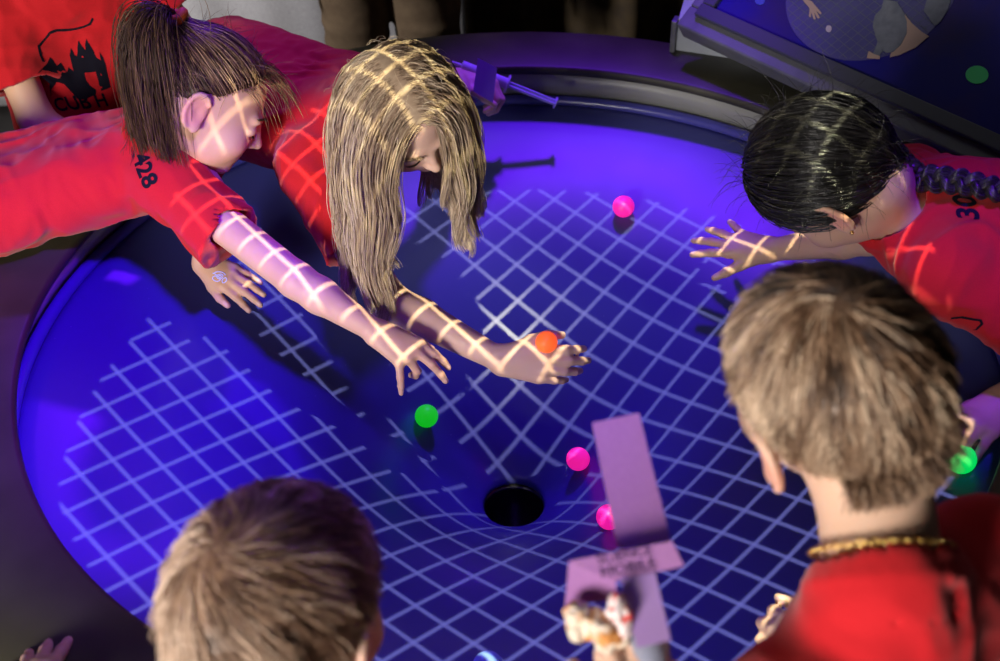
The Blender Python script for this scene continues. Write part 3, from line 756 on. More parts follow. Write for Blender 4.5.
# ------------------------------------------------------------------ the sign
def sign():
    P1 = A(676, 24, 0.20); P2 = A(1000, 174, 0.165)
    e = nrm(P2-P1); nout = nrm(np.cross(V3(0, 0, 1), e)); nout = nout if nout@V3(1, 1, 0) > 0 else -nout
    t = math.radians(36); s = nrm(nout*math.cos(t)+V3(0, 0, 1)*math.sin(t)); s = nrm(s-e*(s@e)); n = np.cross(e, s); n = n if n[2] > 0 else -n
    Lx = np.linalg.norm(P2-P1)+0.35; Hs = 0.62
    foot = P1+e*Lx*0.5+s*0.3; foot[2] = ZR
    root = empty('information_sign', foot, 'slanted dark blue sign panel with a round picture, framed in grey metal beside the table', 'sign')
    fr = mat('sign_frame', (0.115, 0.115, 0.135), 0.38, 0.5, noise=(24, (0.085, 0.085, 0.105), 0.35, 0.7), bump=(160, 0.05, 0.001))
    fw = 0.050; th = 0.050
    m = MB()
    # lower bar, left bar, right bar, upper bar, with an inner step
    def bar(a, b, c, d, up, dn): m.hexa([a-n*dn, b-n*dn, c-n*dn, d-n*dn, a+n*up, b+n*up, c+n*up, d+n*up])
    q = lambda u, v: P1+e*u+s*v
    bar(q(0, 0), q(Lx, 0), q(Lx, fw), q(0, fw), 0.0, th)
    bar(q(0, fw), q(fw, fw), q(fw, Hs), q(0, Hs), 0.0, th)
    bar(q(Lx-fw, fw), q(Lx, fw), q(Lx, Hs), q(Lx-fw, Hs), 0.0, th)
    bar(q(fw, Hs-fw), q(Lx-fw, Hs-fw), q(Lx-fw, Hs), q(fw, Hs), 0.0, th)
    m.build('frame', fr, root, bevel=0.004)
    m = MB(); k = 0.030
    bar(q(fw*0.55, fw*0.62), q(Lx-fw*0.55, fw*0.62), q(Lx-fw*0.55, fw*0.62+k), q(fw*0.55, fw*0.62+k), 0.012, 0.0)
    bar(q(fw*0.55, fw*0.62+k), q(fw*0.55+k, fw*0.62+k), q(fw*0.55+k, Hs-fw*0.6), q(fw*0.55, Hs-fw*0.6), 0.012, 0.0)
    m.build('inner_frame', mat('sign_inner', (0.045, 0.045, 0.07), 0.3), root, bevel=0.003)
    m = MB(); bar(q(fw*0.55+k*0.8, fw*0.62+k*0.8), q(Lx-fw*0.6, fw*0.62+k*0.8), q(Lx-fw*0.6, Hs-fw*0.7), q(fw*0.55+k*0.8, Hs-fw*0.7), 0.003, 0.02)
    pm = mat('sign_space', (0.012, 0.009, 0.21), 0.35, 0.12)
    N = pm.node_tree.nodes; Lk = pm.node_tree.links; tc = N.new('ShaderNodeTexCoord'); nz = N.new('ShaderNodeTexNoise'); nz.inputs['Scale'].default_value = 4.5; nz.inputs['Detail'].default_value = 7
    Lk.new(tc.outputs['Object'], nz.inputs['Vector']); rp = N.new('ShaderNodeValToRGB'); cr = rp.color_ramp
    cr.elements[0].position = 0.42; cr.elements[0].color = (0.012, 0.009, 0.21, 1); cr.elements[1].position = 0.74; cr.elements[1].color = (0.05, 0.025, 0.06, 1)
    Lk.new(nz.outputs['Fac'], rp.inputs['Fac']); Lk.new(rp.outputs['Color'], N['Principled BSDF'].inputs['Base Color'])
    panel = m.build('panel', pm, root)
    def on(px, py):
        d = ray(px, py); o = P1+n*0.003; tt = ((o-CC)@n)/(d@n); p = CC+d*tt-o; return np.array([p@e, p@s])
    def flat(name, pts, mt, lift, parent=panel):
        o = P1+n*(0.003+lift); top = [o+e*a+s*b for a, b in pts]; k = len(pts); low = [p-n*0.0012 for p in top]
        mm = MB(); f = [tuple(range(k)), tuple(range(2*k-1, k-1, -1))]+[(i, i+k, (i+1) % k+k, (i+1) % k) for i in range(k)]
        ar = sum(pts[i][0]*pts[(i+1) % k][1]-pts[(i+1) % k][0]*pts[i][1] for i in range(k))
        mm.add(top+low, f); return mm.build(name, mt, parent)
    # round picture: centre and radius from its lowest point and sides
    lowp, lf, rg = on(868, 60), on(786, 0), on(954, 0)
    A3 = np.array([[2*(lf-lowp)[0], 2*(lf-lowp)[1]], [2*(rg-lowp)[0], 2*(rg-lowp)[1]]]); b3 = np.array([lf@lf-lowp@lowp, rg@rg-lowp@lowp])
    cc = np.linalg.solve(A3, b3); R = np.linalg.norm(cc-lowp)
    circ = [cc+R*np.array([math.cos(a), math.sin(a)]) for a in np.linspace(0, 2*math.pi, 96, endpoint=False)]
    pic = flat('round_picture', circ, mat('picture_blue', (0.045, 0.038, 0.19), 0.35, noise=(6, (0.075, 0.065, 0.24), 0.35, 0.7)), 0.0012)
    gm = MB(); o = P1+n*0.0052
    for fam in range(2):
        dv = on(860, 20)-on(845, 32) if fam == 0 else on(860, 32)-on(845, 20); dv = dv/np.linalg.norm(dv); pv = np.array([-dv[1], dv[0]])
        for i in range(-14, 15):
            off = i*0.0165; c0 = cc+pv*off; hl = math.sqrt(max(0, (R*0.98)**2-off**2))
            if hl < 0.01: continue
            a, b = c0-dv*hl, c0+dv*hl; w = pv*0.0007; z2 = 0.0
            gm.add([o+e*p[0]+s*p[1] for p in (a-w, b-w, b+w, a+w)], [(0, 1, 2, 3)])
    gm.build('picture_grid', mat('picture_line', (0.11, 0.12, 0.20), 0.5), pic)
    def blob(name, pts, mt, lift): return flat(name, [on(*p) for p in pts], mt, lift, pic)
    skinm = mat('picture_skin', (0.42, 0.28, 0.24), 0.5)
    blob('picture_hand', [(806, 0), (812, 2), (817, 8), (822, 14), (820.5, 15), (816, 11), (820, 18), (818, 19.5), (814.5, 13), (816, 20), (814, 20), (811.5, 13), (811, 18), (809, 17), (810, 9), (803, 1)], skinm, 0.0030)
    blob('picture_arm', [(905, 15), (912, 24), (921, 32), (929, 37), (916, 48), (900, 55.5), (890, 58), (893, 48), (902, 40)], skinm, 0.0030)
    blob('picture_ball', [(829+3*math.cos(a), 29.5+3.4*math.sin(a)) for a in np.linspace(0, 6.28, 16, endpoint=False)], mat('picture_pale', (0.42, 0.34, 0.50), 0.5), 0.0034)
    fur = mat('picture_hair', (0.11, 0.12, 0.17), 0.6, noise=(60, (0.18, 0.19, 0.24), 0.3, 0.7))
    blob('picture_head', [(884, 0), (897, 3), (903, 12), (907, 22), (907, 34), (901, 46), (893, 53), (886, 54), (880, 48), (876, 38), (873, 27), (875, 17), (882, 9)], fur, 0.0040)
    blob('picture_sleeve', [(878, 42), (884, 50), (880, 56), (878, 60), (873, 55), (876, 48)], fur, 0.0036)
    blob('picture_fingers', [(869, 52), (874, 55), (880, 57), (880, 60), (872, 59.5), (867, 59)], skinm, 0.0038)
    blob('picture_second_head', [(927, 0), (951, 0), (948, 10), (941, 22), (935, 27), (930, 20), (924, 12)], fur, 0.0034)
    gd = mat('sign_green', (0.02, 0.85, 0.20), 0.4)
    flat('green_dot', [on(977+11.5*math.cos(a), 75+9*math.sin(a)) for a in np.linspace(0, 6.28, 40, endpoint=False)], gd, 0.0012)
    flat('blue_dot', [on(760+5*math.cos(a), 1+4*math.sin(a)) for a in np.linspace(0, 6.28, 24, endpoint=False)], mat('sign_blue', (0.03, 0.06, 0.40), 0.4), 0.0012)
    # the pale box carrying the panel
    B1 = A(676, 50, ZR); B2 = A(797, 68, ZR); d = nrm(B2-B1); B2 = B1+d*0.62; bk = nrm(np.cross(V3(0, 0, 1), d)); bk = bk if bk[1] > 0 else -bk
    def under(p):           # height of the panel's underside above p
        return (P1-n*(th+0.001)-p)@n/n[2]
    C1, C2 = B1, B1+d*0.60; C3, C4 = C2+bk*0.16, C1+bk*0.16
    m = MB(); tp = [c+V3(0, 0, max(0.02, under(c))) for c in (C1, C2, C3, C4)]
    m.hexa([C1, C2, C3, C4]+tp)
    m.build('base', mat('sign_base', (0.36, 0.38, 0.43), 0.5, noise=(18, (0.28, 0.30, 0.36), 0.3, 0.7)), root)
    m = MB(); pz = V3(0, 0, 1)
    m.obox(B1+pz*(under(B1)/2-0.0)-d*0.006, d, bk, pz, 0.012, 0.03, under(B1))
    m.build('corner_post', fr, root, bevel=0.002)
sign()
# ------------------------------------------------------------------ the children
def toV(p): return nrm(CC-p)
def vdir(p, x, y, v): return RX*x+UP*y+toV(p)*v          # a direction as seen from the photographer
def chk(n, J):
    f = lambda a, b: round(float(np.linalg.norm(J[a]-J[b])), 3)
    print(n, 'upper', f('shR', 'elR'), f('shL', 'elL'), 'fore', f('elR', 'wrR'), f('elL', 'wrL'), 'sh', f('shR', 'shL'), 'torso', round(float(np.linalg.norm((J['shR']+J['shL'])/2-J['pelvis'])), 3), 'neck', round(float(np.linalg.norm(J['head']-J['nb'])), 3), 'nb-sh', f('nb', 'shR'), f('nb', 'shL'))
hs_brown = hair_mat('hair_brown', [(0.0, (0.010, 0.006, 0.004)), (0.40, (0.070, 0.036, 0.020)), (0.70, (0.24, 0.135, 0.075)), (1.0, (0.48, 0.31, 0.18))], 0.45, 0.22)
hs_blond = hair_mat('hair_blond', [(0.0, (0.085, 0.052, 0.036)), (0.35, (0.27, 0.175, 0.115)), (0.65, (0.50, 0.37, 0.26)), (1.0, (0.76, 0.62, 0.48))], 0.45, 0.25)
hs_black = hair_mat('hair_black', [(0.0, (0.004, 0.0035, 0.0035)), (0.5, (0.014, 0.012, 0.012)), (1.0, (0.06, 0.055, 0.055))], 0.33, 0.6)
hs_boyr = hair_mat('hair_streaked', [(0.0, (0.016, 0.009, 0.006)), (0.4, (0.105, 0.052, 0.028)), (0.70, (0.36, 0.22, 0.135)), (1.0, (0.74, 0.55, 0.39))])
hs_boyl = hair_mat('hair_sandy', [(0.0, (0.032, 0.016, 0.010)), (0.4, (0.15, 0.076, 0.046)), (0.7, (0.42, 0.26, 0.17)), (1.0, (0.76, 0.56, 0.43))])
def hair_obj(p, parts, m):
    V, F, T = join_np(parts)
    return mesh_np('hair', V, F, m, p['root'], attrs={'tint': ('FLOAT', T)})
def pull(P0, target, M, col, spread=0.006, noise=0.05):
    """comb strands over the skull to one gathering point"""
    N = len(P0); p = P0.copy(); out = [p.copy()]; tg = target+rng.normal(0, spread, (N, 3))
    for i in range(M-1):
        d = tg-p; p = p+d/(M-1-i); 
        if i < M-2: p = col.push(p)
        out.append(p.copy())
    P = np.stack(out, 1); w = np.sin(np.linspace(0, math.pi, M))[None, :, None]
    return P+rng.normal(0, 0.0015, (N, 1, 3))*w
def skull(p, extra):
    c = Collide(); c.ell(p['o']+p['M']@(CRAN_C*p['hs']), CRAN_R*p['hs']+extra, p['M']); return c

# ---- the girl with the ponytail, stretched over the table from the left
def pony_girl():
    o = A(208, 101, 0.36); v = toV(o)
    right = nrm(v*0.93-UP*0.30); fwd = RX*0.88-UP*0.66
    M = frame3(x=right, y=fwd)
    J = dict(head=o, M=M, nb=A(154, 138, 0.285), shR=A(170, 182, 0.245), shL=A(172, 122, 0.235), pelvis=A(-70, 210, 0.185),
             elR=A(296, 280, 0.172), wrR=A(376, 332, 0.098), elL=A(207, 190, 0.185), wrL=A(203, 262, 0.034))
    J['hdR'] = A(436, 370, 0.060)-J['wrR']; J['hzR'] = V3(0.05, -0.35, 0.9)
    J['curlR'] = [(0.15, 0.35, 0.25), (0.20, 0.40, 0.25), (0.85, 0.80, 0.50), (0.55, 0.30, 0.15)]
    J['hkR'] = dict(spread=(0.03, -0.06, -0.15, -0.85), thumb=((0.55, 0.8, -0.45), 0.2, 0.2))
    J['hdL'] = A(262, 296, 0.012)-J['wrL']; J['hzL'] = V3(-0.1, -0.25, 0.95)
    J['curlL'] = [(0.25, 0.35, 0.2), (0.15, 0.25, 0.15), (0.12, 0.2, 0.15), (0.12, 0.2, 0.15)]
    J['hkL'] = dict(thumb=((0.55, 0.85, -0.15), 0.25, 0.2), spread=(0.06, 0.02, -0.03, -0.10))
    J['foot'] = V3(-1.24, 0.22, FLOOR); J['facing'] = V3(1, 0, 0); J['kn'] = V3(-1.13, 0.24, -0.18); J['plat'] = V3(0, -1, 0)
    J['tr'] = 0.86; J['slvR'] = 0.48; J['slvL'] = 0.7; J['dropR'] = 0.022; J['cuffR'] = 0.066
    chk('pony', J)
    p = build_person(J, 'girl in red shirt with brown ponytail and orange hair tie, reaching in from the left', 'children around the well table', skin=(0.62, 0.36, 0.26), seed=1, sag=0.015, bs=0.92)
    M = p['M']; hs = 1.0; c = p['o']+M@CRAN_C
    # tie and ponytail
    tn = nrm(V3(0, -0.84, 0.52)); tie = c+M@(tn*(CRAN_R+0.020))
    col = p['col']; sk = skull(p, 0.006)
    P, N, q = scalp_points(p, 2600, 0.0)
    S = pull(P+N*0.002, tie, 12, sk, 0.005)
    d = N*0+1
    tt = np.clip(0.46+0.20*rng.normal(0, 1, 2600)+0.46*sstep(-0.2, 0.8, q[:, 1])+0.10*(vnoise(q*8)-0.5), 0, 1)
    parts = [scalp_cap(p, 0.004, 0.22), strands(S, 0.0008, tt, 0.7)]
    n = 2200; col.z = 0.02
    r0 = tie+rng.normal(0, 0.0045, (n, 3)); out = nrm(M@V3(0, -0.75, 0.75))
    side = M[:, 0]; bk = -M[:, 1]
    d0 = out*0.45+rng.normal(0, 0.13, (n, 3))+bk*0.40+side*0.42
    col.ell(c, CRAN_R+0.016, M)
    L = 0.15+0.17*rng.random(n)
    St = fall(r0, d0, L, 22, col, 0.36, 0.05)
    St, own = clump(St, 46, 0.55, 0.004, 22)
    parts.append(strands(St, 0.00065, np.clip(0.28+0.16*rng.normal(0, 1, n), 0, 1)[:, None]+np.linspace(0.02, 0.10, 22)[None, :], 0.4))
    # loose wisps about the forehead and temple
    Pw, Nw, qw = scalp_points(p, 90, -0.02, lambda q: (q[:, 1] > 0.45)*1.0)
    L = 0.04+0.07*rng.random(90)
    Sw = fall(Pw, Nw*0.8+M[:, 1]*0.9+rng.normal(0, 0.35, (90, 3)), L, 12, sk, 0.22, 0.07)
    parts.append(strands(Sw, 0.0005, np.clip(0.62+0.15*rng.normal(0, 1, 90), 0, 1), 0.4))
    Pw, Nw, qw = scalp_points(p, 350, 0.02)
    Sw = fall(Pw+Nw*0.006, Nw*0.6+rng.normal(0, 0.8, (350, 3)), 0.02+0.03*rng.random(350), 7, sk, 0.08, 0.15)
    parts.append(strands(Sw, 0.00035, np.clip(0.6+0.15*rng.normal(0, 1, 350), 0, 1), 0.4))
    h = hair_obj(p, parts, hs_brown)
    a = nrm(out); b1 = nrm(np.cross(a, V3(0.3, 0.2, 0.9))); b2 = np.cross(a, b1)
    mb = MB(); mb.tube([tie+a*0.008+(b1*math.cos(t)+b2*math.sin(t))*0.0185+a*0.003*math.sin(3*t) for t in np.linspace(0, 2*math.pi, 41)], 0.0085, 10)
    tag(mb.build('hair_tie', mat('orange_elastic', (0.90, 0.17, 0.02), 0.7), p['root'], smooth=True), 'orange hair tie')
    face_details(p, hs_brown, 0.42)
    # the number printed behind the shoulder
    bv = bvh_of(p['shirt'])
    V2, F2 = text_polys('428', 0.040, 0.0012)
    c0 = A(144, 170, 0.30); ex = nrm(RX*0.42-UP*0.90); ey = nrm(RX*0.90+UP*0.42)
    decal('shirt_number', V2, F2, c0, ex, ey, bv, MATS['black_print'], p['shirt'])
    # the stamp on the planted hand
    bv = bvh_of(p['body']); rb = []
    def loop(cx, cy, rx, ry, ph=0, a0=0, a1=6.28): return [(cx+rx*math.cos(t)*math.cos(ph)-ry*math.sin(t)*math.sin(ph), cy+rx*math.cos(t)*math.sin(ph)+ry*math.sin(t)*math.cos(ph)) for t in np.linspace(a0, a1, 22)]
    V2, F2 = [], []
    for pts in (loop(0, 0.001, 0.0055, 0.0045), loop(0, 0.001, 0.0025, 0.002), loop(-0.006, -0.003, 0.0075, 0.0045, -0.3), loop(0.009, -0.006, 0.005, 0.0035, 1.0), loop(-0.001, 0.003, 0.011, 0.0065, -0.2, 0.3, 2.9), [(-0.014, 0.007), (-0.010, 0.006), (-0.005, 0.003)]):
        a, f = ribbon2d(pts, 0.0016); n0 = len(V2); V2 += a; F2 += [tuple(i+n0 for i in g) for g in f]
    decal('hand_stamp', V2, F2, A(220, 277, 0.05), RX, UP, bv, mat('stamp_ink', (0.5, 0.5, 0.9), 0.6, emit=(0.25, 0.25, 0.95), estr=0.5), p['body'], cut=0.004)
pony_girl()

# ---- the blonde girl bent over the far side, holding the orange ball
def blonde_girl():
    o = A(405, 112, 0.405); v = toV(o)
    up = v*0.90+UP*0.42-RX*0.10; fwd = RX*0.48-UP*0.80+v*0.10
    M = frame3(y=fwd, z=up)
    J = dict(head=o, M=M, nb=A(372, 112, 0.320), shR=A(312, 166, 0.215), shL=A(405, 85, 0.235), pelvis=A(216, 78, 0.215),
             elR=A(388, 300, 0.080), wrR=A(500, 360, 0.042), elL=A(452, 100, 0.150), wrL=A(458, 78, 0.135))
    J['hdR'] = A(562, 366, 0.042)-J['wrR']; J['hzR'] = V3(0.0, -0.80, 0.55)
    J['curlR'] = [(0.12, 0.50, 0.35), (0.20, 0.50, 0.35), (0.26, 0.55, 0.35), (0.34, 0.5, 0.35)]
    J['hkR'] = dict(spread=(0.05, 0.0, -0.04, -0.08), thumb=((0.62, 0.80, -0.05), 0.28, 0.35))
    J['hdL'] = A(488, 84, 0.126)-J['wrL']; J['hzL'] = V3(0.0, 0.5, 0.85)
    J['curlL'] = [(0.9, 1.0, 0.6)]*4
    J['hkL'] = dict(thumb=((0.6, 0.75, -0.4), 0.3, 0.3))
    J['foot'] = V3(-0.72, 1.16, FLOOR); J['facing'] = V3(0.4, -1, 0); J['plat'] = V3(-0.8, -0.5, 0.1); J['slvR'] = 0.62; J['slvL'] = 0.6; J['kn'] = V3(-0.72, 1.10, -0.16)
    chk('blonde', J)
    p = build_person(J, 'girl in red shirt with long loose blonde hair, holding the orange ball', 'children around the well table', skin=(0.64, 0.40, 0.31), seed=2, sag=0.05, hs=0.90, bs=1.0, wr_amp=0.005)
    M = p['M']; c = p['o']+M@(CRAN_C*p['hs'])
    col = p['col']; col.z = 0.004; n = 7500
    P, N, q = scalp_points(p, n, 0.0)
    sgn = np.where(q[:, 0]+0.03*np.sin(q[:, 1]*9) > 0, 1.0, -1.0)
    side = M[:, 0]
    d0 = sgn[:, None]*side*0.7+N*0.10-M[:, 1]*0.15+rng.normal(0, 0.10, (n, 3))
    L = np.where(sgn > 0, 0.25+0.17*rng.random(n), 0.17+0.17*rng.random(n))
    col.ell(p['o']+M@(V3(0, 0.03, -0.03)*p['hs']), V3(0.060, 0.070, 0.085)*p['hs'], M)
    St = fall(P+N*0.003, d0, L, 26, col, 0.48, 0.03)
    lay = 0.004*rng.random((n, 1, 1))*np.sin(np.linspace(0, math.pi, 26)*0.8)[None, :, None]
    St = St+N[:, None, :]*lay
    St, own = clump(St, 80, 0.74, 0.011, 38)
    St[:, :, 2] = np.maximum(St[:, :, 2], 0.004)
    lk = rng.random(n)[own]
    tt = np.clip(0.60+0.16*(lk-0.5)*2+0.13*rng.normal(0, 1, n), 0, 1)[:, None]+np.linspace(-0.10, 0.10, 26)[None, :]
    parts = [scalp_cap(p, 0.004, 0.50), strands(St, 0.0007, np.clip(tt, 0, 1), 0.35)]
    nw = 110; Pw, Nw, qw = scalp_points(p, nw, 0.0)
    Sw = fall(Pw+Nw*0.012, Nw*0.7+rng.normal(0, 0.8, (nw, 3)), 0.015+0.03*rng.random(nw), 10, skull(p, 0.012), 0.20, 0.12)
    parts.append(strands(Sw, 0.00035, np.clip(0.75+0.15*rng.normal(0, 1, nw), 0, 1), 0.4))
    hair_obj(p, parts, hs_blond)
    face_details(p, hs_blond, 0.3)
    return p
blonde_girl()

# ---- the girl with the black plait at the right
def plait_girl():
    o = A(832, 178, 0.35); v = toV(o)
    up = -RX*0.85+UP*0.47+v*0.22; fwd = -RX*0.45-UP*0.45-v*0.77
    M = frame3(y=fwd, z=up)
    J = dict(head=o, M=M, nb=A(893, 212, 0.275), shR=A(905, 186, 0.235), shL=A(945, 268, 0.255), pelvis=A(1140, 262, 0.215),
             elR=A(872, 236, 0.105), wrR=A(772, 250, 0.026), elL=A(1072, 345, 0.17), wrL=A(1012, 396, 0.062))
    J['hdR'] = A(714, 240, 0.006)-J['wrR']; J['hzR'] = V3(0.05, -0.30, 0.95)
    J['curlR'] = [(0.10, 0.10, 0.08)]*4
    J['hkR'] = dict(spread=(0.14, -0.10, -0.35, -0.70), thumb=((0.62, 0.78, -0.20), -0.05, 0.05))
    J['hdL'] = A(950, 445, 0.030)-J['wrL']; J['hzL'] = V3(-0.2, -0.35, 0.9)
    J['curlL'] = [(0.10, 0.20, 0.15), (0.25, 0.30, 0.2), (0.20, 0.30, 0.2), (0.2, 0.3, 0.2)]
    J['hkL'] = dict(spread=(0.10, 0.0, -0.10, -0.22), thumb=((0.5, 0.8, -0.5), 0.2, 0.2))
    J['foot'] = V3(1.22, -0.05, FLOOR); J['facing'] = V3(-1, 0, 0); J['kn'] = V3(1.13, -0.07, -0.16); J['plat'] = V3(0, 1, 0)
    J['slvL'] = 0.95; J['slvR'] = 0.6
    chk('plait', J)
    p = build_person(J, 'girl in red shirt with long black plait, leaning in from the right', 'children around the well table', skin=(0.66, 0.40, 0.29), seed=3, sag=0.03, hs=1.08, bs=1.03, wr_amp=0.005)
    M = p['M']; hs = p['hs']; c = p['o']+M@(CRAN_C*hs)
    bn = nrm(V3(0.0, -0.62, -0.78)); base = c+M@(bn*(CRAN_R*hs+0.012))
    sk = skull(p, 0.012); n = 3000
    P, N, q = scalp_points(p, n, 0.0)
    S = pull(P+N*0.002, base, 14, sk, 0.007)
    lay = rng.random((n, 1, 1))*0.006; S = S+N[:, None, :]*lay*np.sin(np.linspace(0, math.pi, 14))[None, :, None]
    tt = np.clip(0.42+0.22*rng.normal(0, 1, n), 0, 1)
    parts = [scalp_cap(p, 0.009, 0.15), strands(S, 0.0009, tt, 0.8)]
    nw = 240; Pw, Nw, qw = scalp_points(p, nw, 0.0)
    Sw = fall(Pw+Nw*0.012, Nw*0.5+M@V3(0, -0.6, 0)+rng.normal(0, 0.6, (nw, 3)), 0.03+0.05*rng.random(nw), 9, skull(p, 0.013), 0.12, 0.12)
    parts.append(strands(Sw, 0.0004, np.clip(0.5+0.2*rng.normal(0, 1, nw), 0, 1), 0.4))
    # plait: three strands crossing along her back
    key = [base, A(915, 178, 0.355), A(950, 180, 0.365), A(985, 187, 0.365), A(1030, 197, 0.355), A(1080, 206, 0.33), A(1110, 212, 0.31)]
    key = np.array(key); tk = np.linspace(0, 1, len(key)); m = 120; ts = np.linspace(0, 1, m)
    path = np.stack([np.interp(ts, tk, key[:, i]) for i in range(3)], 1)
    for _ in range(30): path[1:-1] = 0.5*path[1:-1]+0.25*(path[:-2]+path[2:])
    T = np.gradient(path, axis=0); T /= np.linalg.norm(T, axis=1, keepdims=True)
    nrmv = v; U = np.cross(T, nrmv); U /= np.linalg.norm(U, axis=1, keepdims=True); W = np.cross(U, T)
    s = np.concatenate([[0], np.cumsum(np.linalg.norm(np.diff(path, axis=0), axis=1))]); fr = 2*math.pi/0.062
    wd = 0.0125*(1-0.35*ts)
    for k in range(3):
        ph = k*2*math.pi/3
        cen = path+U*(wd*np.sin(s*fr+ph))[:, None]+W*(wd*0.55*np.sin(2*(s*fr+ph)))[:, None]
        nn = 170; a = rng.random(nn)*6.28; rr = np.sqrt(rng.random(nn)); 
        offU = (np.cos(a)*rr)[:, None]*(wd*0.80)[None, :]; offW = (np.sin(a)*rr)[:, None]*(wd*0.62)[None, :]
        Sp = cen[None]+offU[..., None]*U[None]+offW[..., None]*W[None]
        parts.append(strands(Sp, 0.0010, np.clip(0.30+0.45*rr+0.22*rng.normal(0, 1, nn), 0, 1), 0.9))  # outer hairs tinted lighter, painting highlights onto the plait
    hair_obj(p, parts, hs_black)
    face_details(p, hs_black, 0.4)
    # ear stud on the near ear
    e = p['o']+M@(V3(-0.084, -0.012, -0.036)*hs)
    sphere('ear_stud', np.zeros(3), 0.003, MATS['gold'], 16); st = bpy.data.objects['ear_stud']
    st.parent = p['root']; st.location = Vector(e-chain_loc(p['root'])); st['label'] = 'small shiny ear stud'
    bv = bvh_of(p['shirt'])
    V2, F2 = text_polys('30', 0.040, 0.001)
    decal('shirt_number', V2, F2, A(967, 207, 0.36), nrm(UP*0.97+RX*0.1), nrm(-RX*0.97+UP*0.1), bv, MATS['black_print'], p['shirt'])
    sc = 1/660.0
    V2, F2 = ribbon2d([(x*sc, y*sc) for x, y in [(-22, 9), (-14, 10), (-5, 8), (1, 7), (3, 4), (1, -4), (-4, -9), (-10, -12), (-16, -13)]], 0.0030)
    decal('shirt_outline', V2, F2, A(974, 328, 0.15), RX, UP, bv, MATS['black_print'], p['shirt'])
    V2, F2 = ribbon2d([(x*sc, y*sc) for x, y in [(-30, 8), (-18, 3), (-8, -2), (0, -4), (12, -2), (20, -6), (34, -10)]], 0.0060)
    decal('shirt_outline', V2, F2, A(985, 352, 0.15), RX, UP, bv, MATS['black_print'], p['shirt'])
plait_girl()

# ---- the boy at the right front, seen from behind
def gold_boy():
    pass
    left = nrm(V3(-0.82, -0.50, -0.28)); fwd = V3(-0.45, 0.82, -0.30)
    M = frame3(x=-left, y=fwd); cr = AW(833, 372, 0.935); hs = 1.0
    o = cr-M@(CRAN_C*hs)
    nb = o+M@(V3(0, -0.065, -0.135)*hs)+V3(0.03, -0.02, 0.0)
    nb = AW(886, 596, 0.915)
    rt = nrm(V3(0.84, 0.46, -0.02))
    pel = V3(nb[0]+0.03, nb[1]-0.20, 0.06)
    J = dict(head=o, M=M, nb=nb, shR=nb+rt*0.128+V3(0, 0, -0.045), shL=nb-rt*0.098+V3(0, -0.03, -0.070), pelvis=pel)
    J['wrL'] = A(840, 664, 0.11); J['elL'] = J['shL']+V3(-0.01, 0.05, -0.185)
    J['hdL'] = A(768, 634, 0.11)-J['wrL']; J['hzL'] = V3(-0.3, -0.5, 0.8); J['curlL'] = [(0.9, 1.1, 0.7)]*4
    J['hkL'] = dict(thumb=((0.6, 0.75, -0.35), 0.3, 0.4))
    J['elR'] = J['shR']+V3(0.07, 0.02, -0.19); J['wrR'] = J['elR']+V3(0.0, 0.15, -0.08); J['hdR'] = V3(-0.1, 0.9, -0.2); J['hzR'] = V3(0.3, 0, 1)
    J['curlR'] = [(0.4, 0.5, 0.3)]*4; J['slvL'] = 0.75; J['slvR'] = 0.75
    J['foot'] = V3(pel[0]+0.02, pel[1]-0.02, FLOOR); J['facing'] = V3(-0.45, 0.9, 0); J['plat'] = rt; J['flare'] = 0.022
    chk('goldboy', J)
    p = build_person(J, 'boy in red shirt with short streaked hair and gold neck chain, seen from behind', 'children around the well table', skin=(0.66, 0.42, 0.30), seed=4, hs=hs, bs=1.0, sag=0, wr_amp=0.004)
    tf = lambda q, own: np.clip(0.55+1.5*(vnoise(np.stack([q[:, 0]*9-q[:, 2]*2, q[:, 1]*9, q[:, 2]*2.2+q[:, 0]*2], 1)+4.0)-0.5)+0.20*sstep(0.1, -0.8, q[:, 0])-0.16*sstep(0.45, 0.9, q[:, 2]), 0, 1)  # streaks mix hair colour with painted light: left side lighter, crown darker
    n = 14000
    tp = lambda q: 0.007*sstep(-0.2, 0.6, hairline(q))
    parts = [scalp_cap(p, 0.003, 0.45, 0.35, shape=tp)]
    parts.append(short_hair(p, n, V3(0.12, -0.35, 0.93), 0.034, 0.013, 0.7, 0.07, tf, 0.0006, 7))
    parts.append(nape_hair(p, 5500, 0.50, 0.025))
    hair_obj(p, parts, hs_boyr); face_details(p, hs_boyr, 0.35)
    nd = p['nd']; r1 = nrm(np.cross(nd, V3(0.2, 0.3, 0.9))); r2 = np.cross(nd, r1)
    mb = MB(); V = []; k = 64
    tl = nrm(nd+V3(0, 0, 0))
    for i in range(k):
        t0 = 2*math.pi*i/k; c = nb+nd*0.0370+(r1*math.cos(t0)+r2*math.sin(t0))*0.0560
        tt = -r1*math.sin(t0)+r2*math.cos(t0); rr = r1*math.cos(t0)+r2*math.sin(t0); w = nd if i % 2 else rr
        u = np.cross(tt, w)
        mb.tube([c+(tt*math.cos(a)*0.0036+w*math.sin(a)*0.0024) for a in np.linspace(0, 2*math.pi, 11)], 0.0009, 6, cap=False)
    tag(mb.build('neck_chain', MATS['gold'], p['root'], smooth=True), 'gold chain necklace')
    return p
gold_boy()

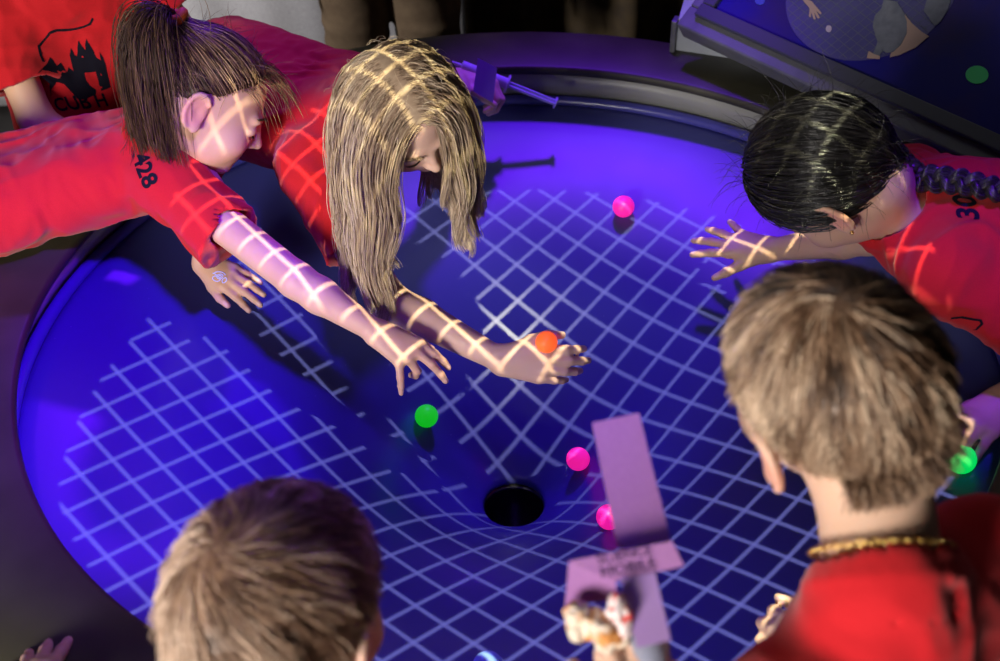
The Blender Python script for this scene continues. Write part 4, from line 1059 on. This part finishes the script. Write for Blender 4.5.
# ---- the boy at the left front, only his head and hands in view
def sandy_boy():
    cr = AW(277, 598, 0.90); fwd = V3(0.30, 0.85, -0.42); M = frame3(y=fwd, z=V3(0.05, 0.3, 0.9)); hs = 1.0
    o = cr-M@(CRAN_C*hs)
    nb = o+M@(V3(0, -0.045, -0.135)*hs)
    rt = nrm(V3(0.93, -0.30, 0.0)); pel = V3(nb[0]-0.04, nb[1]-0.13, nb[2]-0.42)
    J = dict(head=o, M=M, nb=nb, shR=nb+rt*0.125+V3(0, 0, -0.045), shL=nb-rt*0.125+V3(0, 0, -0.045), pelvis=pel)
    J['wrR'] = AW(654, 790, 0.867); J['elR'] = lerp(J['shR'], J['wrR'], 0.52)+V3(0.02, -0.09, -0.05)
    J['hdR'] = AW(654, 690, 0.867)-J['wrR']; J['hzR'] = nrm(CC-J['wrR'])*0.8+V3(0.3, 0.1, 0); J['curlR'] = [(0.55, 1.15, 0.9), (0.6, 1.2, 0.9), (0.65, 1.2, 0.9), (0.7, 1.2, 0.9)]
    J['hkR'] = dict(thumb=((0.65, 0.85, -0.45), 0.15, 0.25), spread=(0.10, 0.02, -0.05, -0.12))
    J['wrL'] = A(22, 712, 0.150); J['elL'] = lerp(J['shL'], J['wrL'], 0.5)+V3(-0.02, -0.03, -0.02)
    J['hdL'] = A(34, 664, ZR+0.012)-J['wrL']; J['hzL'] = V3(0.0, -0.3, 0.9)
    J['slvL'] = 0.6; J['slvR'] = 0.6
    J['foot'] = V3(pel[0], pel[1]-0.02, FLOOR); J['facing'] = V3(0.2, 0.95, 0); J['plat'] = rt
    chk('sandyboy', J); print('pel', pel, nb)
    p = build_person(J, 'boy with short sandy hair at the lower left, seen from behind and above', 'children around the well table', skin=(0.66, 0.42, 0.31), seed=5, hs=hs, sag=0)
    tf = lambda q, own: np.clip(0.60+1.0*(vnoise(q*np.array([7, 7, 4])+9.0)-0.5)+0.24*sstep(0.25, -0.7, q[:, 0]+q[:, 1]*0.2)-0.12*sstep(-0.1, 0.6, q[:, 0]), 0, 1)  # light from the left painted into the tint: left lighter, right darker
    tp = lambda q: 0.007*sstep(-0.2, 0.6, hairline(q))
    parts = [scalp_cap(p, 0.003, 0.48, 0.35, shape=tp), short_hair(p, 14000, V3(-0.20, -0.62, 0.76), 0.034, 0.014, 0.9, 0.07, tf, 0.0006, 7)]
    parts.append(nape_hair(p, 4500, 0.52, 0.025))
    hair_obj(p, parts, hs_boyl); face_details(p, hs_boyl, 0.35)
    return p, J
SB, SJ = sandy_boy()

# ---- the child standing at the upper left
def standing_child():
    c0 = A(76, 48, 0.26); fwd = nrm(V3(0.42, -0.90, 0)); rt = np.cross(fwd, V3(0, 0, 1))
    nb = c0+V3(0, 0.01, 0.20); pel = c0+V3(0, 0.0, -0.27)
    M = frame3(y=fwd+V3(0, 0, -0.3), z=V3(0, 0, 1)); o = nb+V3(0.02, -0.02, 0.135)
    J = dict(head=o, M=M, nb=nb, pelvis=pel, shR=nb+rt*0.135+V3(0, 0, -0.05), shL=nb-rt*0.130+V3(0, 0, -0.05))
    J['elR'] = A(36, 118, 0.20); J['wrR'] = A(92, 168, 0.14); J['hdR'] = V3(1, -0.1, -0.1); J['hzR'] = V3(0, -0.3, 1)
    J['elL'] = J['shL']+V3(0.10, -0.04, -0.16); J['wrL'] = J['elL']+V3(0.05, 0.05, -0.16); J['hdL'] = V3(0, -0.2, -1); J['hzL'] = V3(1, 0, 0)
    J['slvR'] = 0.74; J['slvL'] = 0.62; J['facing'] = fwd; J['plat'] = rt; J['foot'] = V3(pel[0], pel[1], FLOOR)
    chk('standing', J)
    p = build_person(J, 'child in a red shirt with a black tree print, standing at the upper left corner', 'children around the well table', skin=(0.62, 0.38, 0.24), seed=6, sag=0, h=0.004, bs=1.04, wr_amp=0.005)
    tf = lambda q, own: np.clip(0.4+0.3*(vnoise(q*7)-0.5), 0, 1)
    hair_obj(p, [scalp_cap(p, 0.010, 0.3, 0.3), short_hair(p, 1500, V3(0, -0.4, 0.9), 0.04, 0.02, 0.6, 0.3, tf, 0.0014, 5), nape_hair(p, 800, 0.4, 0.018, 0.0013)], hs_boyl); face_details(p, hs_boyl, 0.3)
    bv = bvh_of(p['shirt'])
    s = 1/545.0; cpx = (84, 76); c = A(*cpx, 0.30)
    def put(pts): return [((x-cpx[0])*s, -(y-cpx[1])*s) for x, y in pts]
    trees = [(50, 100), (52, 92), (54, 84), (57, 76), (59, 71), (61, 64), (63, 66), (65, 71), (68, 67), (70, 72), (71, 75), (73, 70), (76, 73), (76, 66), (76, 58), (78, 52), (80, 58), (82, 59), (84, 51), (86, 44.5), (89, 50), (91, 53), (92, 47), (94, 42.5), (97, 50), (99, 58), (102, 60), (103, 53), (105, 57), (106, 84), (102, 86), (96, 88), (95, 71), (85, 73), (85, 80), (87, 84), (91, 87), (90, 91), (80, 98), (74, 98), (66, 86), (60, 85), (53, 93)]
    decal('shirt_print', put(trees), [tuple(range(len(trees)))][:1], c, RX, UP, bv, MATS['black_print'], p['shirt'], 0.008)
    V2, F2 = ribbon2d(put([(57, 70), (55, 64), (55, 56), (59, 48), (64, 42), (70, 38.5), (78, 37), (86, 35), (94, 32), (100, 29), (104, 24)]), 0.0032)
    decal('shirt_print', V2, F2, c, RX, UP, bv, MATS['black_print'], p['shirt'], 0.01)
    V2, F2 = text_polys('CUB H', 0.030, 0.0008)
    decal('shirt_lettering', V2, F2, A(81, 103, 0.26), nrm(RX*0.97+UP*0.22), nrm(UP*0.97-RX*0.22), bv, MATS['black_print'], p['shirt'])
    V2, F2 = ribbon2d(put([(70, 115), (80, 112.5), (92, 109), (104, 104)]), 0.0024)
    decal('shirt_print', V2, F2, c, RX, UP, bv, MATS['black_print'], p['shirt'], 0.01)
standing_child()

# ---- the grown-up behind, only the brown trousers in view
def grown_up():
    fx = AY(390, 20, 1.30)[0]
    pel = V3(fx, 1.36, 0.26); fwd = V3(0, -1, 0)
    nb = pel+V3(0, 0, 0.56); M = frame3(y=V3(0, -1, -0.2), z=V3(0, 0, 1))
    J = dict(head=nb+V3(0, -0.02, 0.17), M=M, nb=nb, pelvis=pel, shR=nb+V3(-0.19, 0, -0.06), shL=nb+V3(0.19, 0, -0.06))
    for sd, q in (('R', -1), ('L', 1)):
        J['el'+sd] = J['sh'+sd]+V3(q*0.08, 0.02, -0.27); J['wr'+sd] = J['el'+sd]+V3(q*0.0, -0.05, -0.24); J['hd'+sd] = V3(0, -0.2, -1); J['hz'+sd] = V3(q, 0, 0)
    J['facing'] = fwd; J['foot'] = V3(pel[0], pel[1], FLOOR)
    p = build_person(J, 'grown-up in loose brown trousers standing behind the blonde girl', skin=(0.6, 0.38, 0.28), seed=8, h=0.006, voxel_shirt=0.007, hs=1.12, bs=1.3, sag=0, shirt_col='charcoal_cloth', trouser_col='brown_cloth')
    tf = lambda q, own: np.clip(0.3+0.3*(vnoise(q*7)-0.5), 0, 1)
    hair_obj(p, [scalp_cap(p, 0.010, 0.2, 0.3), short_hair(p, 1500, V3(0, -0.4, 0.9), 0.04, 0.02, 0.6, 0.3, tf, 0.0016, 5), nape_hair(p, 800, 0.3, 0.018, 0.0014)], hs_brown); face_details(p, hs_brown, 0.2)
grown_up()

# ------------------------------------------------------------------ hand-held syringes with folded paper
LILAC = mat('lilac_paper', (0.35, 0.155, 0.37), 0.8, 0.2, noise=(300, (0.32, 0.14, 0.34), 0.35, 0.65))
VIOLET = mat('violet_paper', (0.28, 0.14, 0.55), 0.75, 0.2)
CLEAR = mat('syringe_plastic', (0.45, 0.47, 0.62), 0.25, 0.5, trans=0.35)
def sheet(mb, corners, t=0.0006, nx=6, ny=10, bow=0.0):
    c = [np.asarray(q, float) for q in corners]; n = nrm(np.cross(c[1]-c[0], c[3]-c[0])); V = []
    for sgn in (1, -1):
        for j in range(ny+1):
            for i in range(nx+1):
                u, w = i/nx, j/ny
                p = (c[0]*(1-u)+c[1]*u)*(1-w)+(c[3]*(1-u)+c[2]*u)*w
                V.append(p+n*(sgn*t/2+bow*math.sin(math.pi*w)))
    k = nx+1; m = k*(ny+1); F = []
    for j in range(ny):
        for i in range(nx):
            a = j*k+i; F.append((a, a+1, a+k+1, a+k)); F.append((m+a+k, m+a+k+1, m+a+1, m+a))
    for i in range(nx): F.append((i+1, i, m+i, m+i+1)); a = ny*k+i; F.append((a, a+1, m+a+1, m+a))
    for j in range(ny): a = j*k; F.append((a, a+k, m+a+k, m+a)); a = j*k+nx; F.append((a+k, a, m+a, m+a+k))
    mb.add(V, F)
def near_syringe():
    W = lambda x, y, w=0.867: AW(x, y, w)
    base = W(655, 660, 0.8800)
    root = empty('syringe', base, 'clear syringe with crossed lilac paper strips held up at the bottom centre', 'syringe', 'syringes with folded paper')
    mb = MB(); sheet(mb, [W(592, 423, 0.9460), W(639, 413, 0.9460), W(671, 541, 0.8976), W(618, 549, 0.8976)], bow=0.002); mb.build('paper_strip', LILAC, root)
    mb = MB(); sheet(mb, [W(620, 578, 0.8782), W(655, 572, 0.8782), W(671, 640, 0.8492), W(637, 648, 0.8492)], bow=0.001); mb.build('paper_strip', mat('pale_lilac_paper', (0.42, 0.25, 0.56), 0.8, 0.2), root)
    mb = MB(); sheet(mb, [W(569, 561, 0.8800), W(672, 541, 0.8800), W(684, 566, 0.8800), W(610, 582, 0.8800)], nx=12); sheet(mb, [W(569, 561, 0.8800), W(615, 578, 0.8791), W(618, 599, 0.8888), W(565, 607, 0.8888)])
    band = mb.build('paper_band', LILAC, root)
    for body, px, py in (('SCIENCE', 624, 555.5), ('MOBILE', 628, 568.5)):
        V2, F2 = text_polys(body, 0.0115, 0.0); ex = nrm(W(672, 541, 0.8800)-W(569, 561, 0.8800)); n = nrm(CC-W(px, py)); ey = nrm(np.cross(n, ex))
        mb = MB(); c = W(px, py, 0.8778); n = np.cross(ex, ey); wd = max(q[0] for q in V2)-min(q[0] for q in V2); k = 0.043/wd
        mb.add([c+ex*x*k+ey*y*1.0 for x, y in V2], F2); mb.build('band_lettering', mat('dark_violet_ink', (0.065, 0.032, 0.095), 0.8, 0.1), band)
    top, bot = W(647, 628, 0.8800), W(660, 730, 0.8756); a = nrm(bot-top)
    mb = MB(); mb.tube([top-a*0.012, top-a*0.002, top, top+a*0.09], [0.004, 0.005, 0.0155, 0.0155], 24); mb.build('barrel', CLEAR, root, smooth=True)
    mb = MB(); mb.tube([top+a*0.09, top+a*0.093], 0.022, 24); mb.tube([top+a*0.093, top+a*0.13], 0.007, 12); mb.build('plunger', mat('plunger_white', (0.62, 0.62, 0.70), 0.4), root, smooth=False)
    # the lumpy snack pieces in the same hand
    def lumps(name, pts, m, label, seed):
        r = np.random.default_rng(seed); P = np.array([p for p, q in pts]); F = Field(P.min(0)-0.02, P.max(0)+0.02, 0.0011)
        for p, q in pts: F.ell(p, (q, q, q), None, 0.003)
        F.displace(lambda X: 0.0020*(vnoise(X*260)-0.5)*2, 0.004)
        V, Q = F.mesh(1); return tag(mesh_np(name, V, Q, m, base=P.mean(0)), label, 'snack')
    cream = mat('popcorn_cream', (0.70, 0.58, 0.46), 0.7, noise=(70, (0.60, 0.24, 0.06), 0.45, 0.56))
    r = np.random.default_rng(4); L1 = []
    for t in np.linspace(0, 1, 9):
        L1.append((W(578+t*42, 622+t*12, 0.871+0.004*r.normal())+r.normal(0, 0.0035, 3), 0.0080+0.0035*r.random()))
    L1 += [(W(577, 634, 0.8712), 0.0065), (W(603, 642, 0.8668), 0.0066), (W(606, 648, 0.8668), 0.0045), (W(590, 622, 0.8668), 0.006), (W(584, 617, 0.8712), 0.005)]
    lumps('popcorn_cluster', L1, cream, 'lumpy cream and orange snack piece beside the lilac paper strip', 1)
    cand = mat('candy_white_red', (0.75, 0.62, 0.60), 0.5, noise=(130, (0.72, 0.05, 0.04), 0.50, 0.58))
    L2 = [(W(616+8*t+1.5*math.sin(t*9), 600+30*t, 0.862), 0.0062+0.0015*r.random()) for t in np.linspace(0, 1, 7)]+[(W(612, 612, 0.862), 0.005), (W(625, 612, 0.860), 0.005)]
    o = lumps('candy_stick', L2, cand, 'white and red speckled candy lump on a white stick behind the lilac paper', 2)
    o['category'] = 'candy'
    mb = MB(); mb.tube([W(625, 622, 0.8888), W(634, 640, 0.8800), W(644, 668, 0.8712)], 0.0042, 14); mb.build('stick', mat('stick_white', (0.75, 0.75, 0.78), 0.5), o, smooth=True)
near_syringe()
def far_syringe():
    a0, a1 = A(452, 62, 0.165), A(556, 103, 0.075); d = nrm(a1-a0); Lh = np.linalg.norm(a1-a0)
    root = empty('syringe', a0+d*0.1, 'plastic syringe with a violet paper square in the blonde girl\'s far hand', 'syringe', 'syringes with folded paper')
    mb = MB(); mb.tube([a0, a0+d*0.02, a0+d*0.022, a0+d*Lh*0.52], [0.003, 0.004, 0.0115, 0.0115], 22); mb.tube([a0+d*Lh*0.52, a0+d*(Lh*0.52+0.003)], 0.019, 22)
    mb.build('barrel', mat('syringe_plastic_far', (0.50, 0.48, 0.66), 0.3, 0.5), root, smooth=False)
    u = nrm(np.cross(d, V3(0, 0, 1))); w = np.cross(d, u)
    mb = MB(); c = a0+d*(Lh*0.76)
    mb.obox(c, d, u, w, Lh*0.46, 0.014, 0.003); mb.obox(c, d, u, w, Lh*0.46, 0.003, 0.014); mb.tube([a1-d*0.003, a1], 0.0125, 24)
    mb.build('plunger', mat('plunger_lilac', (0.50, 0.46, 0.80), 0.35), root, bevel=0.0005)
    k = A(486, 78, 0.150)-V3(0, 0.035, 0); n = nrm(CC-k)
    def on(px, py): r = ray(px, py); return CC+r*((k-CC)@n)/(r@n)
    mb = MB(); sheet(mb, [on(478, 58), on(497, 68), on(493, 103), on(473, 91)]); mb.build('paper_square', VIOLET, root)
    mb = MB(); k = k+V3(0, 0.01, -0.03); sheet(mb, [on(469, 92), on(477, 102), on(469, 113), on(464, 114)]); mb.build('paper_tail', VIOLET, root)
far_syringe()
GSX, GSY, PROJ = 1.0, 1.0, 1.0
UVS = [((0.15, -0.95, 1.7), (-0.78, -0.08, 0), 370, 32), ((-0.45, 1.35, 1.7), (-0.56, 0.10, 0), 170, 26), ((0.20, 1.2, 1.6), (0.16, 0.52, 0), 170, 36), ((0.62, -0.55, 1.6), (0.74, -0.05, 0), 130, 20), ((-0.15, -0.7, 1.75), (-0.1, -0.5, 0), 60, 40)]
KEYP, KEYT, KEYE = (-1.7, -3.2, 0.95), (0.1, 0.0, 0.25), 175
FILL, WORLD = 6, 0.02
# ------------------------------------------------------------------ lights and camera
def lamp(name, kind, loc, target, power, col, **k):
    l = bpy.data.lights.new(name, kind); l.energy = power; l.color = col
    o = bpy.data.objects.new(name, l); COL.objects.link(o); o.location = Vector(loc)
    if target is not None: o.rotation_euler = (Vector(target)-Vector(loc)).to_track_quat('-Z', 'Y').to_euler()
    for a, b in k.items(): setattr(l, a, b)
    return o
# the projector that throws the white grid down on the well
PX, PY, HP = 0.04572*RT, -0.67831*RT, 2.31909*RT
pr = lamp('projector_lamp', 'SPOT', (PX, PY, HP), None, 370, (1.0, 0.98, 0.60), spot_size=math.radians(92), spot_blend=0.0, shadow_soft_size=0.004)
pr.data.use_nodes = True; nt = pr.data.node_tree; N = nt.nodes; Lk = nt.links; em = [n for n in N if n.type == 'EMISSION'][0]
tc = N.new('ShaderNodeTexCoord'); sx = N.new('ShaderNodeSeparateXYZ'); Lk.new(tc.outputs['Normal'], sx.inputs[0])
def mth(op, a, b=None, c=None):
    n = N.new('ShaderNodeMath'); n.operation = op
    for i, q in enumerate((a, b, c)):
        if q is None: continue
        if isinstance(q, (int, float)): n.inputs[i].default_value = q
        else: Lk.new(q, n.inputs[i])
    return n.outputs[0]
za = mth('ABSOLUTE', sx.outputs[2]); rx = mth('DIVIDE', sx.outputs[0], za); ry = mth('DIVIDE', sx.outputs[1], za)
X = mth('MULTIPLY_ADD', rx, HP*GSX, PX); Y = mth('MULTIPLY_ADD', ry, HP*GSY, PY)
GS, GT, GX, GY = 0.07236*RT, 0.79140, 10.61064, -7.87044
ga = mth('ADD', mth('MULTIPLY', X, math.cos(GT)/GS), mth('MULTIPLY_ADD', Y, math.sin(GT)/GS, GX))
gb = mth('ADD', mth('MULTIPLY', X, -math.sin(GT)/GS), mth('MULTIPLY_ADD', Y, math.cos(GT)/GS, GY))
def line(g):
    f = mth('ABSOLUTE', mth('SUBTRACT', mth('FRACT', mth('ADD', g, 0.5)), 0.5))
    mr = N.new('ShaderNodeMapRange'); mr.inputs['From Min'].default_value = 0.034; mr.inputs['From Max'].default_value = 0.058; mr.inputs['To Min'].default_value = 1; mr.inputs['To Max'].default_value = 0
    Lk.new(f, mr.inputs['Value']); return mr.outputs['Result']
ln = mth('MAXIMUM', line(ga), line(gb))
dx = mth('SUBTRACT', X, 0.01); dy = mth('SUBTRACT', Y, -0.18)
rr = mth('SQRT', mth('ADD', mth('MULTIPLY', dx, dx), mth('MULTIPLY', dy, dy)))
cs = mth('MAXIMUM', mth('DIVIDE', mth('MULTIPLY_ADD', dy, 0.682, mth('MULTIPLY', dx, -0.731)), mth('MAXIMUM', rr, 0.001)), 0.0)
msk = mth('LESS_THAN', rr, mth('MULTIPLY_ADD', mth('POWER', cs, 40.0), 0.09, 0.702))
msk = mth('MULTIPLY', msk, mth('LESS_THAN', mth('SQRT', mth('ADD', mth('MULTIPLY', X, X), mth('MULTIPLY', Y, Y))), mth('MULTIPLY_ADD', mth('POWER', cs, 40.0), 0.09, 0.75)))
out = mth('MULTIPLY', ln, msk)
Lk.new(mth('MULTIPLY', out, PROJ), em.inputs['Strength'])
# ultraviolet stage lamps over the well
UV = (0.16, 0.005, 1.0)
for loc, tgt, pw, ang in UVS:
    lamp('ultraviolet_lamp', 'SPOT', loc, tgt, pw, UV, spot_size=math.radians(ang), spot_blend=0.9, shadow_soft_size=0.06)
# daylight from the open side of the room at the photographer's left, and a weak overhead fill, added and unseen
lamp('daylight', 'AREA', KEYP, KEYT, KEYE, (1.0, 0.95, 0.88), shape='RECTANGLE', size=1.1, size_y=1.0)
lamp('overhead_fill', 'AREA', (0.3, 1.5, 3.0), (0, 0.2, 0), FILL, (0.95, 0.95, 1.0), shape='RECTANGLE', size=1.6, size_y=1.6)
lamp('curtain_fill', 'SPOT', (-2.2, 0.2, 1.5), (-0.55, 1.8, -0.1), 250, (1.0, 0.97, 0.95), spot_size=math.radians(50), spot_blend=0.5, shadow_soft_size=0.15)  # added unseen spot that brightens the curtain and the brown trousers
w = bpy.data.worlds.new('room_air'); bpy.context.scene.world = w; w.use_nodes = True
w.node_tree.nodes['Background'].inputs[0].default_value = (0.55, 0.55, 0.62, 1); w.node_tree.nodes['Background'].inputs[1].default_value = WORLD
cam = bpy.data.cameras.new('camera'); co = bpy.data.objects.new('camera', cam); COL.objects.link(co)
cam.sensor_width = 36; cam.lens = CF*36/1000; cam.clip_start = 0.05
m = Matrix((RX, UP, -FW)).transposed().to_4x4(); m.translation = Vector(CC); co.matrix_world = m
cam.dof.use_dof = True; cam.dof.focus_distance = 1.85; cam.dof.aperture_fstop = 4.0
# stand the whole place on the floor at z = 0
for ob in list(bpy.context.scene.objects):
    if ob.parent is None: ob.location.z += -FLOOR
sc = bpy.context.scene; sc.camera = co
sc.view_settings.view_transform = 'Standard'; sc.view_settings.look = 'None'; sc.view_settings.exposure = 0.0; sc.view_settings.gamma = 1.0; sc.view_settings.use_curve_mapping = False
